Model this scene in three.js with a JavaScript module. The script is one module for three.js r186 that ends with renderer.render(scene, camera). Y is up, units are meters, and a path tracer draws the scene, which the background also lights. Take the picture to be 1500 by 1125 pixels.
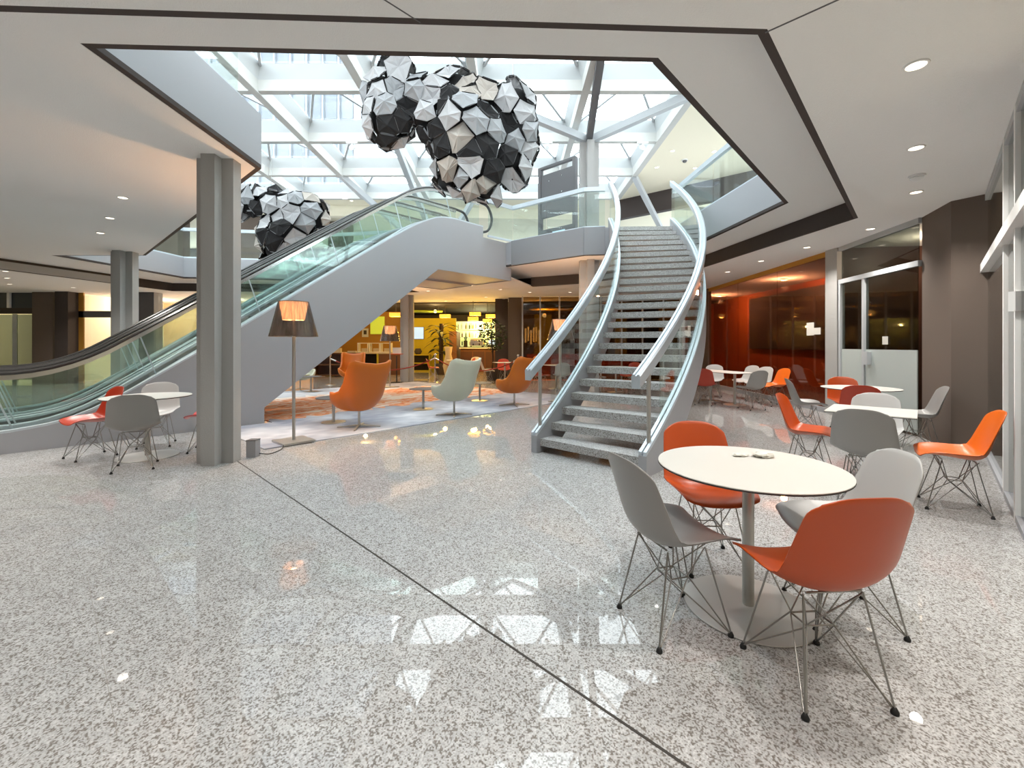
import * as THREE from 'three';
import { mergeGeometries } from 'three/addons/utils/BufferGeometryUtils.js';
import { RoundedBoxGeometry } from 'three/addons/geometries/RoundedBoxGeometry.js';

// ---------------------------------------------------------------- camera, sky, exposure
const FOC = 650, HOR = 505, EYE = 1.35;
const scene = new THREE.Scene();
const camera = new THREE.PerspectiveCamera(2 * Math.atan(562.5 / FOC) * 180 / Math.PI, 4 / 3, 0.05, 300);
camera.position.set(0, EYE, 0);
camera.lookAt(0, EYE, -10);
camera.setViewOffset(1500, 1125, 0, 562.5 - HOR, 1500, 1125);
scene.add(camera);
scene.background = new THREE.Color().setRGB(0.88, 0.94, 1.0);
scene.backgroundIntensity = 6.8;
const renderer = new THREE.WebGLRenderer({ antialias: true });
renderer.toneMapping = THREE.LinearToneMapping;
renderer.toneMappingExposure = 1.05;
renderer.shadowMap.enabled = true;

// ---------------------------------------------------------------- helpers
let seed = 20241;
const rnd = () => { seed = (seed * 1664525 + 1013904223) >>> 0; return seed / 4294967296; };
const V = (x, y, z) => new THREE.Vector3(x, y, z);
const DEG = Math.PI / 180;
const onPlane = (px, py, h) => { const d = FOC * (h - EYE) / (HOR - py); return [(px - 750) / FOC * d, d]; };   // plan point (x, depth) where a pixel's ray meets height h
const names = new Map();
function numbered(n) { const k = names.get(n) ?? 0; names.set(n, k + 1); return k ? n + '_' + String(k).padStart(3, '0') : n; }
function dress(o, label, category, group, kind) {
  o.userData = {};
  if (label) o.userData.label = label;
  if (category) o.userData.category = category;
  if (group) o.userData.group = group;
  if (kind) o.userData.kind = kind;
  return o;
}
function mesh(name, geo, mat, parent) {
  const g = Array.isArray(geo) ? (geo.length > 1 ? join(geo) : geo[0]) : geo;
  const m = new THREE.Mesh(g, mat); m.castShadow = m.receiveShadow = true;
  if (parent) { m.name = name; parent.add(m); } else { m.name = numbered(name); scene.add(m); }
  return m;
}
function join(list) {
  return mergeGeometries(list.map((g) => { const n = g.index ? g.toNonIndexed() : g.clone(); for (const k of Object.keys(n.attributes)) if (!['position', 'normal', 'uv'].includes(k)) n.deleteAttribute(k); if (!n.attributes.uv) n.setAttribute('uv', new THREE.BufferAttribute(new Float32Array(n.attributes.position.count * 2), 2)); n.clearGroups(); return n; }));
}
function thing(name, label, category, x = 0, y = 0, d = 0, turn = 0, group) {
  const o = new THREE.Group(); o.name = numbered(name); o.position.set(x, y, -d); o.rotation.y = turn * DEG; scene.add(o);
  return dress(o, label, category, group);
}
const struct = (name, geo, mat, label, category) => dress(mesh(name, geo, mat), label, category, null, 'structure');
function copyOf(src, x, y, d, turn, label, group) {
  const c = src.clone(); c.name = numbered(src.userData.base ?? src.name.replace(/_\d{3}$/, '')); scene.add(c);
  c.position.set(x, y, -d); c.rotation.y = turn * DEG; c.userData = { ...src.userData }; delete c.userData.base;
  if (label) c.userData.label = label; if (group) c.userData.group = group;
  return c;
}
// geometries
function box(cx, cy, cz, w, h, d, ry = 0, r = 0) {
  const g = r ? new RoundedBoxGeometry(w, h, d, 2, r) : new THREE.BoxGeometry(w, h, d);
  if (ry) g.rotateY(ry); g.translate(cx, cy, cz); return g;
}
function rod(a, b, r, r2 = r, seg = 8) {
  const dir = b.clone().sub(a), L = dir.length(), g = new THREE.CylinderGeometry(r2, r, L, seg, 1);
  g.translate(0, L / 2, 0); g.applyQuaternion(new THREE.Quaternion().setFromUnitVectors(V(0, 1, 0), dir.normalize())); g.translate(a.x, a.y, a.z); return g;
}
function beam(a, b, w, h) {   // rectangular bar from a to b, w wide, h high
  const dir = b.clone().sub(a), L = dir.length(), g = new THREE.BoxGeometry(w, h, L);
  const m = new THREE.Matrix4().lookAt(a, b, Math.abs(dir.x) + Math.abs(dir.z) < 1e-4 ? V(0, 0, 1) : V(0, 1, 0));
  g.applyMatrix4(m); g.translate((a.x + b.x) / 2, (a.y + b.y) / 2, (a.z + b.z) / 2); return g;
}
const P3 = (p, y) => V(p[0], y, -p[1]);   // plan point to 3D
function planShape(pts, holes = []) {
  const s = new THREE.Shape(pts.map((p) => new THREE.Vector2(p[0], p[1])));
  for (const h of holes) s.holes.push(new THREE.Path(h.map((p) => new THREE.Vector2(p[0], p[1]))));
  return s;
}
function slab(pts, y0, y1, holes = []) {
  const g = new THREE.ExtrudeGeometry(planShape(pts, holes), { depth: y1 - y0, bevelEnabled: false });
  g.rotateX(-Math.PI / 2); g.translate(0, y0, 0); return g;
}
function wallSeg(p, q, y0, y1, th, shift = 0) {   // upright board over plan segment p-q; shift moves it to the left of p->q
  const dx = q[0] - p[0], dd = q[1] - p[1], L = Math.hypot(dx, dd), a = Math.atan2(dd, dx), nx = -dd / L, nd = dx / L;
  return box((p[0] + q[0]) / 2 + nx * shift, (y0 + y1) / 2, -((p[1] + q[1]) / 2 + nd * shift), L, y1 - y0, th, a);
}
const lerp2 = (p, q, t) => [p[0] + (q[0] - p[0]) * t, p[1] + (q[1] - p[1]) * t];
function offsetPoly(pts, off) {   // mitred offset, positive outwards for either winding
  let area = 0; const n = pts.length;
  for (let i = 0; i < n; i++) { const a = pts[i], b = pts[(i + 1) % n]; area += a[0] * b[1] - b[0] * a[1]; }
  const s = area > 0 ? 1 : -1;
  return pts.map((p, i) => {
    const a = pts[(i + n - 1) % n], b = pts[(i + 1) % n];
    const n1 = norm2(p[1] - a[1], -(p[0] - a[0])), n2 = norm2(b[1] - p[1], -(b[0] - p[0]));
    const k = s * off / Math.max(0.3, 1 + n1[0] * n2[0] + n1[1] * n2[1]);
    return [p[0] + (n1[0] + n2[0]) * k, p[1] + (n1[1] + n2[1]) * k];
  });
}
function norm2(x, y) { const l = Math.hypot(x, y) || 1; return [x / l, y / l]; }
function sweep(path, prof, closedEnds = true) {   // path: Vector3[]; prof: [[lateral, up]...] closed; lateral = left of travel, horizontal
  const n = path.length, m = prof.length, pos = [], idx = [];
  for (let i = 0; i < n; i++) {
    const a = path[Math.max(0, i - 1)], b = path[Math.min(n - 1, i + 1)], t = b.clone().sub(a);
    const lat = V(t.z, 0, -t.x).normalize(); if (lat.lengthSq() < 0.5) lat.set(1, 0, 0);
    for (const [u, v] of prof) pos.push(path[i].x + lat.x * u, path[i].y + v, path[i].z + lat.z * u);
  }
  for (let i = 0; i < n - 1; i++) for (let j = 0; j < m; j++) {
    const a = i * m + j, b = i * m + (j + 1) % m, c = a + m, d = b + m; idx.push(a, b, c, b, d, c);
  }
  if (closedEnds) for (let j = 1; j < m - 1; j++) { idx.push(0, j + 1, j); const o = (n - 1) * m; idx.push(o, o + j, o + j + 1); }
  const g = new THREE.BufferGeometry(); g.setAttribute('position', new THREE.Float32BufferAttribute(pos, 3)); g.setIndex(idx);
  const f = g.toNonIndexed(); f.computeVertexNormals(); return f;
}
const rect = (w, h, u = 0, v = 0) => [[u - w / 2, v - h / 2], [u + w / 2, v - h / 2], [u + w / 2, v + h / 2], [u - w / 2, v + h / 2]];
function tube(pts, r, seg = 24, rs = 8) { return new THREE.TubeGeometry(new THREE.CatmullRomCurve3(pts), seg, r, rs); }
const lathe = (pts, seg = 32) => new THREE.LatheGeometry(pts.map((p) => new THREE.Vector2(p[0], p[1])), seg);
function metricUV(g, s = 1) {   // uv in metres from the dominant axis
  const f = g.index ? g.toNonIndexed() : g; f.computeVertexNormals();
  const p = f.attributes.position, n = f.attributes.normal, uv = new Float32Array(p.count * 2);
  for (let i = 0; i < p.count; i++) {
    const ax = Math.abs(n.getX(i)), ay = Math.abs(n.getY(i)), az = Math.abs(n.getZ(i));
    let u, v; if (ay >= ax && ay >= az) { u = p.getX(i); v = p.getZ(i); } else if (ax > az) { u = p.getZ(i); v = p.getY(i); } else { u = p.getX(i); v = p.getY(i); }
    uv[2 * i] = u / s; uv[2 * i + 1] = v / s;
  }
  f.setAttribute('uv', new THREE.BufferAttribute(uv, 2)); return f;
}
function thickSheet(grid, th, wrap = false) {   // closed shell round a grid of points: grid[i][j]
  const n = grid.length, m = grid[0].length, nor = [];
  const at = (i, j) => grid[wrap ? (i + n) % n : Math.min(n - 1, Math.max(0, i))][Math.min(m - 1, Math.max(0, j))];
  for (let i = 0; i < n; i++) { nor.push([]); for (let j = 0; j < m; j++) { const a = at(i + 1, j).clone().sub(at(i - 1, j)), b = at(i, j + 1).clone().sub(at(i, j - 1)); const c = a.cross(b); if (c.lengthSq() < 1e-14) c.set(0, 1, 0); nor[i].push(c.normalize()); } }
  const pos = [], idx = [], k = (i, j, s) => ((wrap ? i % n : i) * m + j) * 2 + s;
  for (let i = 0; i < n; i++) for (let j = 0; j < m; j++) { const p = grid[i][j], q = nor[i][j], t = typeof th === 'function' ? th(i, j) : th; pos.push(p.x, p.y, p.z, p.x - q.x * t, p.y - q.y * t, p.z - q.z * t); }
  const I = wrap ? n : n - 1;
  for (let i = 0; i < I; i++) for (let j = 0; j < m - 1; j++) {
    idx.push(k(i, j, 0), k(i + 1, j, 0), k(i, j + 1, 0), k(i + 1, j, 0), k(i + 1, j + 1, 0), k(i, j + 1, 0));
    idx.push(k(i, j, 1), k(i, j + 1, 1), k(i + 1, j, 1), k(i + 1, j, 1), k(i, j + 1, 1), k(i + 1, j + 1, 1));
  }
  for (let i = 0; i < I; i++) for (const j of [0, m - 1]) { const q = [k(i, j, 0), k(i, j, 1), k(i + 1, j, 0), k(i + 1, j, 1)]; if (j) idx.push(q[0], q[2], q[1], q[1], q[2], q[3]); else idx.push(q[0], q[1], q[2], q[1], q[3], q[2]); }
  if (!wrap) for (let j = 0; j < m - 1; j++) for (const i of [0, n - 1]) { const q = [k(i, j, 0), k(i, j, 1), k(i, j + 1, 0), k(i, j + 1, 1)]; if (i) idx.push(q[0], q[1], q[2], q[1], q[3], q[2]); else idx.push(q[0], q[2], q[1], q[1], q[2], q[3]); }
  const g = new THREE.BufferGeometry(); g.setAttribute('position', new THREE.Float32BufferAttribute(pos, 3)); g.setIndex(idx); g.computeVertexNormals(); return g;
}
// ---------------------------------------------------------------- textures
function noiseGrid(n) { const a = new Float32Array(n * n); for (let i = 0; i < a.length; i++) a[i] = rnd(); return (x, y) => { x = ((x % n) + n) % n; y = ((y % n) + n) % n; const i = Math.floor(x), j = Math.floor(y), f = x - i, g = y - j, s = f * f * (3 - 2 * f), t = g * g * (3 - 2 * g), q = (p, r) => a[(r % n) * n + (p % n)]; return (q(i, j) * (1 - s) + q(i + 1, j) * s) * (1 - t) + (q(i, j + 1) * (1 - s) + q(i + 1, j + 1) * s) * t; }; }
function dataTex(n, fn, srgb = true) {
  const a = new Uint8Array(n * n * 4);
  for (let y = 0; y < n; y++) for (let x = 0; x < n; x++) { const c = fn(x, y), o = (y * n + x) * 4; a[o] = c[0]; a[o + 1] = c[1]; a[o + 2] = c[2]; a[o + 3] = 255; }
  const t = new THREE.DataTexture(a, n, n); t.wrapS = t.wrapT = THREE.RepeatWrapping; t.magFilter = THREE.LinearFilter; t.minFilter = THREE.LinearMipmapLinearFilter; t.generateMipmaps = true;
  if (srgb) t.colorSpace = THREE.SRGBColorSpace; t.needsUpdate = true; return t;
}
const terrazzoTex = (() => {   // 2 m square, grains of about 1 cm
  const n = 1024, A = noiseGrid(256), Bn = noiseGrid(512), C = noiseGrid(128), D = noiseGrid(16);
  return dataTex(n, (x, y) => {
    const a = A(x / 4, y / 4), b = Bn(x / 2, y / 2), c = C(x / 8 + 3.3, y / 8), w = D(x / 64, y / 64);
    let v = 172 + (b - 0.5) * 36 + (w - 0.5) * 10, warm = 0;
    const g = a * 0.62 + c * 0.26 + b * 0.12;
    if (g > 0.63) { v = 108 + (b - 0.5) * 50; warm = 5; } else if (g > 0.585) { v -= 26; warm = 3; } else if (g < 0.36) { v += 18; }
    return [Math.min(255, v + 1 + warm), Math.min(255, v), Math.max(0, v - 1 - warm)];
  });
})();
const plasterBump = (() => { const A = noiseGrid(128), B2 = noiseGrid(256); return dataTex(512, (x, y) => { const v = 128 + (A(x / 4, y / 4) - 0.5) * 90 + (B2(x / 2, y / 2) - 0.5) * 90; return [v, v, v]; }, false); })();
const rugTex = (() => {   // cloudy pale print with an orange painted band (v from 0.29 to 0.73)
  const n = 1024, A = noiseGrid(8), B2 = noiseGrid(16), C = noiseGrid(64), D = noiseGrid(128);
  return dataTex(n, (x, y) => {
    const u = x / n, v = y / n, cloud = A(u * 8, v * 8) * 0.5 + B2(u * 16, v * 16) * 0.3 + C(u * 64, v * 64) * 0.2;
    let c = [164 + (cloud - 0.5) * 130, 166 + (cloud - 0.5) * 124, 174 + (cloud - 0.5) * 108];
    const edge = 0.012 * (C(u * 64, 3) - 0.5) * 4, inBand = v > 0.30 + edge && v < 0.74 + edge;
    if (inBand) {
      const st = C(u * 22, v * 120) * 0.55 + D(u * 60, v * 128) * 0.3 + A(u * 8 + 2, v * 8) * 0.45;
      if (st > 0.74) c = [226, 214, 202]; else if (st > 0.6) c = [214, 132, 84]; else if (st > 0.47) c = [222, 178, 148]; else if (st > 0.36) c = [206, 104, 44]; else c = [196, 186, 180];
    }
    return c.map((q) => Math.max(0, Math.min(255, q)));
  });
})();
const streakTex = (() => { const A = noiseGrid(256); return dataTex(256, (x, y) => { const v = 205 + (A(x, y / 24) - 0.5) * 60; return [v, v, v]; }); })();
// ---------------------------------------------------------------- materials
const std = (o) => new THREE.MeshStandardMaterial(o), phy = (o) => new THREE.MeshPhysicalMaterial(o);
const M = {
  terrazzo: phy({ map: terrazzoTex, roughness: 0.6, clearcoat: 1, clearcoatRoughness: 0.012 }),
  tread: std({ map: terrazzoTex, roughness: 0.55 }),
  hair: std({ color: 0x8f8a84, roughness: 0.8 }),
  joint: std({ color: 0x3a3632, roughness: 0.8 }),
  ceiling: std({ color: 0xe9e8e6, roughness: 0.95, bumpMap: plasterBump, bumpScale: 0.003 }),
  cream: std({ color: 0xe9e2cc, roughness: 0.9 }),
  dark: std({ color: 0x3f3633, roughness: 0.75 }),
  brown: std({ color: 0x675a51, roughness: 0.8 }),
  redbrown: std({ color: 0x4a2e24, roughness: 0.45 }),
  grey: std({ color: 0xa3a4a8, roughness: 0.55, metalness: 0.15 }),
  fascia: std({ color: 0x828286, roughness: 0.55, metalness: 0.15 }),
  greyDark: std({ color: 0x5a595b, roughness: 0.6 }),
  column: std({ color: 0xa8a6a3, roughness: 0.85, bumpMap: plasterBump, bumpScale: 0.002 }),
  paleMetal: phy({ color: 0xc3ccd3, roughness: 0.35, metalness: 0.35 }),
  kerb: std({ color: 0xc6cacb, roughness: 0.6 }),
  white: std({ color: 0xe8e8e6, roughness: 0.6 }),
  steelWhite: std({ color: 0xc2c2be, roughness: 0.6 }),
  steelGrey: std({ color: 0xb4b8bb, roughness: 0.5 }),
  chrome: std({ color: 0xd2d2d2, roughness: 0.18, metalness: 1 }),
  wire: std({ color: 0x9a9894, roughness: 0.3, metalness: 0.9 }),
  brushed: std({ color: 0xb9b7b2, roughness: 0.38, metalness: 0.85 }),
  plate: std({ color: 0xbab8b4, roughness: 0.42, metalness: 0.5 }),
  rubber: std({ color: 0x141414, roughness: 0.6 }),
  belt: std({ color: 0x2a2826, roughness: 0.32 }),
  stepMetal: std({ color: 0x5c5e60, roughness: 0.5, metalness: 0.6 }),
  glass: phy({ color: 0xfafdfc, roughness: 0.02, transmission: 1, thickness: 0, ior: 1.5 }),
  greenGlass: phy({ color: 0xf5faf8, roughness: 0.02, transmission: 1, thickness: 0, ior: 1.5 }),
  tinted: phy({ color: 0xc09c84, roughness: 0.03, transmission: 1, thickness: 0, ior: 1.5 }),
  greyGlass: phy({ color: 0xb9c0bd, roughness: 0.03, transmission: 1, thickness: 0, ior: 1.5 }),
  frost: phy({ color: 0xc9d2cf, roughness: 0.6, transmission: 0.25, thickness: 0 }),
  tableTop: std({ color: 0xcdcac3, roughness: 0.4 }),
  tableEdge: std({ color: 0x2b2725, roughness: 0.6 }),
  orange: phy({ color: 0xb84607, roughness: 0.38, clearcoat: 0.2, clearcoatRoughness: 0.3 }),
  brightOrange: phy({ color: 0xdb6408, roughness: 0.38, clearcoat: 0.2, clearcoatRoughness: 0.3 }),
  red: phy({ color: 0xae3418, roughness: 0.36, clearcoat: 0.25, clearcoatRoughness: 0.3 }),
  crimson: phy({ color: 0xc8383c, roughness: 0.36, clearcoat: 0.25, clearcoatRoughness: 0.3 }),
  greyShell: phy({ color: 0x918e8b, roughness: 0.42, clearcoat: 0.2, clearcoatRoughness: 0.3 }),
  paleShell: phy({ color: 0xbab8b5, roughness: 0.42, clearcoat: 0.2, clearcoatRoughness: 0.3 }),
  leatherOrange: phy({ color: 0xc16408, roughness: 0.5, clearcoat: 0.12, clearcoatRoughness: 0.4 }),
  leatherWhite: phy({ color: 0xc6c6b2, roughness: 0.5, clearcoat: 0.12, clearcoatRoughness: 0.4 }),
  rug: std({ map: rugTex, roughness: 1 }),
  rope: std({ color: 0x8a2f24, roughness: 0.8 }),
  orangeWall: std({ color: 0xb25a22, roughness: 0.7 }),
  yellowWall: std({ color: 0xb5a21c, roughness: 0.8 }),
  ochre: std({ color: 0xb07d2a, roughness: 0.7 }),
  wood: std({ color: 0x6b4424, roughness: 0.6 }),
  paper: std({ color: 0xd6d3ca, roughness: 0.9 }),
  leaf: std({ color: 0x2c3a1c, roughness: 0.7 }),
  bark: std({ color: 0x33261c, roughness: 0.9 }),
  ceramic: std({ color: 0xc8b894, roughness: 0.4 }),
  facade: std({ color: 0x686f79, roughness: 0.5 }),
  facade2: std({ color: 0x5b626d, roughness: 0.4 }),
  facadeRib: std({ color: 0x757b84, roughness: 0.6 }),
  feltPale: std({ color: 0xaaaaab, roughness: 1 }),
  feltGrey: std({ color: 0x929496, roughness: 1 }),
  feltWarm: std({ color: 0xa39c94, roughness: 1 }),
  feltBlack: std({ color: 0x1e1d1e, roughness: 1 }),
  shadeSmoke: phy({ color: 0xcac5c1, map: streakTex, roughness: 0.1, transmission: 0.9, thickness: 0 }),
  shadeInner: phy({ color: 0xf6dcc0, roughness: 0.9, transmission: 0.35, thickness: 0, emissive: 0xffcf9e, emissiveIntensity: 5 }),
  lampGlow: std({ color: 0xfff6e6, emissive: 0xfff0da, emissiveIntensity: 3.5 }),
  amberGlow: std({ color: 0xe8c26a, emissive: 0xf2b23c, emissiveIntensity: 1.4 }),
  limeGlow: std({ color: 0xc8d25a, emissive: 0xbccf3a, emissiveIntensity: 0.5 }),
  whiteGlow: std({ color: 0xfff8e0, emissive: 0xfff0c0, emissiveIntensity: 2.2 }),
  screen: std({ color: 0x88a0b4, emissive: 0xb4cfe6, emissiveIntensity: 1.0, roughness: 0.2 }),
  peach: std({ color: 0xe2b98c, roughness: 0.8 }),
  bluedark: std({ color: 0x343c46, roughness: 0.3 }),
};
// ---------------------------------------------------------------- levels and plan outlines (x, depth)
const Y_LOW = 3.2, Y_HIGH = 3.475, Y_UP = 4.13, Y_ROOF = 7.0;
const outer = [[-21, 1.7], [1.47, 2.654], [5.0, 6.5], [4.52, 11], [2.05, 13.45], [0.65, 14.15], [-1.2, 14.9], [-4, 15.8], [-11.7, 15.3], [-12.6, 10.7], [-14.0, 6.5], [-21, 4.2]];
const opening = [[-2.99, 3.19], [1.055, 3.345], [4.086, 6.67], [3.95, 8.85], [3.86, 10.66], [2.2, 10.5], [1.72, 10.57], [0, 11.97], [-2.5, 14.2], [-6, 14.9], [-10.5, 14.2], [-10.9, 10.6], [-8.75, 10.6], [-3.034, 5.37]];
const extent = [[-22, -5.5], [10, -5.5], [10, 27], [-22, 27]];

// floor
struct('floor', metricUV(slab(extent, -0.3, 0), 1.3), M.terrazzo, 'polished speckled grey granite terrazzo floor of the whole hall', 'floor');
{
  const a = [-3.2, 5.16], b = onPlane(1010, 1125, 0), e = [b[0] + (b[0] - a[0]) * 0.6, b[1] + (b[1] - a[1]) * 0.6];
  struct('trim_1', wallSeg(a, e, -0.01, 0.0012, 0.011), M.joint, 'thin dark joint running diagonally across the terrazzo floor', 'floor joint');
  const f = [-1.357, 1.526], g = [-2.5, 2.61];
  struct('trim_2', wallSeg(f, g, -0.01, 0.0008, 0.002), M.hair, 'hairline joint in the floor near the lone plus-shaped column', 'floor joint');
}
// lower ceiling round the well, with a dark edge strip
{
  const rim = offsetPoly(outer, 0.055);
  const lowSkin = slab(extent, Y_LOW, Y_LOW + 0.03, [rim]);
  const uvd = metricUV(lowSkin, 0.8);
  struct('ceiling', uvd, M.ceiling, 'lower white plaster ceiling with round downlights above the cafe tables', 'ceiling');
  struct('trim_3', slab(rim.map((p) => p), Y_LOW + 0.004, Y_HIGH + 0.03, [outer]), M.dark, 'dark brown edge band where the lower ceiling steps up', 'ceiling trim');
  // upper ring ceiling
  const rim2 = offsetPoly(opening, 0.06), o2 = offsetPoly(outer, 0.05);
  struct('ceiling', metricUV(slab(o2, Y_HIGH, Y_HIGH + 0.03, [rim2]), 0.8), M.ceiling, 'raised white ceiling ring around the atrium opening', 'ceiling');
  struct('trim_4', slab(rim2, Y_HIGH + 0.004, Y_HIGH + 0.05, [opening]), M.dark, 'dark brown shadow line round the atrium opening', 'ceiling trim');
  struct('floor', slab(extent, Y_HIGH + 0.05, Y_UP, [opening]), M.grey, 'grey edged upper floor slab around the atrium opening', 'upper floor');
  // joints in the lower ceiling
  const c0 = [1.5, 2.63];
  struct('trim_5', wallSeg(c0, onPlane(1260, -15, Y_LOW), Y_LOW - 0.002, Y_LOW + 0.01, 0.012), M.greyDark, 'thin joint in the white ceiling from the dark band corner', 'ceiling joint');
  struct('trim_6', wallSeg(onPlane(616, 33, Y_LOW), onPlane(545, -12, Y_LOW), Y_LOW - 0.002, Y_LOW + 0.01, 0.008), M.greyDark, 'short joint in the white ceiling above the hanging felt sculpture', 'ceiling joint');
}
// enclosing walls of the ground floor (out of view or far behind)
struct('wall_back', box(-6, 1.75, -27.15, 33, 3.5, 0.3), M.brown, 'dark rear wall behind the cafe bar', 'wall');
struct('wall_left', box(-22.15, 1.75, -10.7, 0.3, 3.5, 33), M.cream, 'pale side wall beyond the escalator foot', 'wall');
struct('wall_near', box(-6, 1.75, 5.65, 33, 3.5, 0.3), M.cream, 'pale wall opposite the stairs', 'wall');
struct('wall_right', box(10.15, 1.75, -10.7, 0.3, 3.5, 33), M.redbrown, 'dark red-brown outer wall behind the shop glazing', 'wall');
struct('wall_side', wallSeg([3.3, 2.77], [3.3, -5.5], 0, Y_LOW, 0.15), M.cream, 'pale wall next to the diagonal glazing', 'wall');

// ---------------------------------------------------------------- columns
function plusColumn(x, d, y0, y1, label, half = 0.205, arm = 0.076) {
  const s = [[-arm, -half], [arm, -half], [arm, -arm], [half, -arm], [half, arm], [arm, arm], [arm, half], [-arm, half], [-arm, arm], [-half, arm], [-half, -arm], [-arm, -arm]];
  const g = slab(s.map((p) => [p[0], p[1]]), 0, y1 - y0);
  const m = mesh('column', g, M.column); m.position.set(x, y0, -d); m.rotation.y = 2 * DEG; dress(m, label, 'column', 'plus-shaped columns');
  return m;
}
plusColumn(-3.39, 5.135, 0, Y_HIGH, 'grey plus-shaped column in front of the escalator, floor lamp beside it', 0.205);
plusColumn(-8.9, 10.2, 0, Y_HIGH, 'grey plus-shaped column rising behind the escalator handrails', 0.24, 0.09);
plusColumn(1.95, 11.25, 0, Y_HIGH + 0.06, 'grey plus-shaped column under the stair landing', 0.24, 0.085);
plusColumn(-3.92, 16.6, 0, Y_LOW, 'grey plus-shaped column at the cafe entrance, below the escalator', 0.24, 0.09);

// ---------------------------------------------------------------- upper storey
const GX = [-13.0, -10.4, -8.0, -5.6, -3.2, -0.8, 1.6, 4.0], GD = [2.5, 4.9, 7.3, 9.7, 12.1, 14.5, 16.8];
{
  const hole = [[GX[0], GD[0]], [GX[7], GD[0]], [GX[7], GD[6]], [GX[0], GD[6]]];
  struct('ceiling', slab([[-22, -5.5], [10, -5.5], [10, 27], [-22, 27]], Y_ROOF - 0.02, Y_ROOF + 0.25, [hole]), M.cream, 'cream upper-floor ceiling round the glass roof', 'ceiling');
  const roof = thing('roof_frame', 'white steel beam grid carrying the glass roof over the atrium', 'roof frame', 0, 0, 0, 0);
  roof.userData.kind = 'structure';
  for (let i = 0; i < GX.length; i++) for (let j = 0; j < GD.length - 1; j++) mesh('beam', box(GX[i], Y_ROOF - 0.02, -(GD[j] + GD[j + 1]) / 2, 0.17, 0.3, GD[j + 1] - GD[j]), M.steelWhite, roof);
  for (let j = 0; j < GD.length; j++) for (let i = 0; i < GX.length - 1; i++) mesh('crossbeam', box((GX[i] + GX[i + 1]) / 2, Y_ROOF - 0.02, -GD[j], GX[i + 1] - GX[i] - 0.17, 0.24, 0.15), M.steelWhite, roof);
  // sloped kerbs and panes of each bay, all pieces of the roof
  const bay = thing('glass_roof', 'clear glass roof lights with sloping white kerbs and diagonal bars above the atrium', 'glass roof'); bay.userData.kind = 'structure';
  const kerbGeo = {};
  for (let i = 0; i < GX.length - 1; i++) for (let j = 0; j < GD.length - 1; j++) {
    const w = GX[i + 1] - GX[i] - 0.17, l = GD[j + 1] - GD[j] - 0.15, cx = (GX[i] + GX[i + 1]) / 2, cz = -(GD[j] + GD[j + 1]) / 2, key = w.toFixed(2) + l.toFixed(2);
    if (!kerbGeo[key]) {
      const up = 0.28, inn = 0.12, t = 0.05, quad = (a, b, c, d2) => { const g = new THREE.BufferGeometry(); const q = [a, b, c, d2], n = b.clone().sub(a).cross(d2.clone().sub(a)).normalize().multiplyScalar(t), pos = []; const f = (...k) => k.forEach((p) => pos.push(p.x, p.y, p.z)); const o = q.map((p) => p.clone().add(n)); f(a, b, c, a, c, d2, o[0], o[2], o[1], o[0], o[3], o[2]); for (let k = 0; k < 4; k++) { const k2 = (k + 1) % 4; f(q[k], o[k], q[k2], q[k2], o[k], o[k2]); } g.setAttribute('position', new THREE.Float32BufferAttribute(pos, 3)); g.computeVertexNormals(); return g; };
      const c = [[-w / 2, -l / 2], [w / 2, -l / 2], [w / 2, l / 2], [-w / 2, l / 2]], lo = c.map((p) => V(p[0], 0, p[1])), hi = c.map((p) => V(p[0] - Math.sign(p[0]) * inn, up, p[1] - Math.sign(p[1]) * inn));
      const sides = [0, 1, 2, 3].map((k) => { const k2 = (k + 1) % 4; return quad(lo[k2], lo[k], hi[k], hi[k2]); });
      const gw = w - 2 * inn, gl = l - 2 * inn;
      kerbGeo[key] = { sides, pane: box(0, up + 0.02, 0, gw, 0.012, gl), bars: [[V(-gw / 2, up - 0.03, -gl / 2), V(0, up - 0.03, gl / 2)], [V(gw / 2, up - 0.03, -gl / 2), V(0, up - 0.03, gl / 2)]].map(([a, b]) => beam(a, b, 0.055, 0.07)) };
    }
    const K = kerbGeo[key], put = (n, g, m) => { const o = mesh(n, g, m, bay); o.position.set(cx, Y_ROOF + 0.1, cz); return o; };
    K.sides.forEach((g) => put('kerb', g, M.kerb)); put('pane', K.pane, M.glass); K.bars.forEach((g) => put('glazing_bar', g, M.steelGrey));
  }
}
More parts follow.
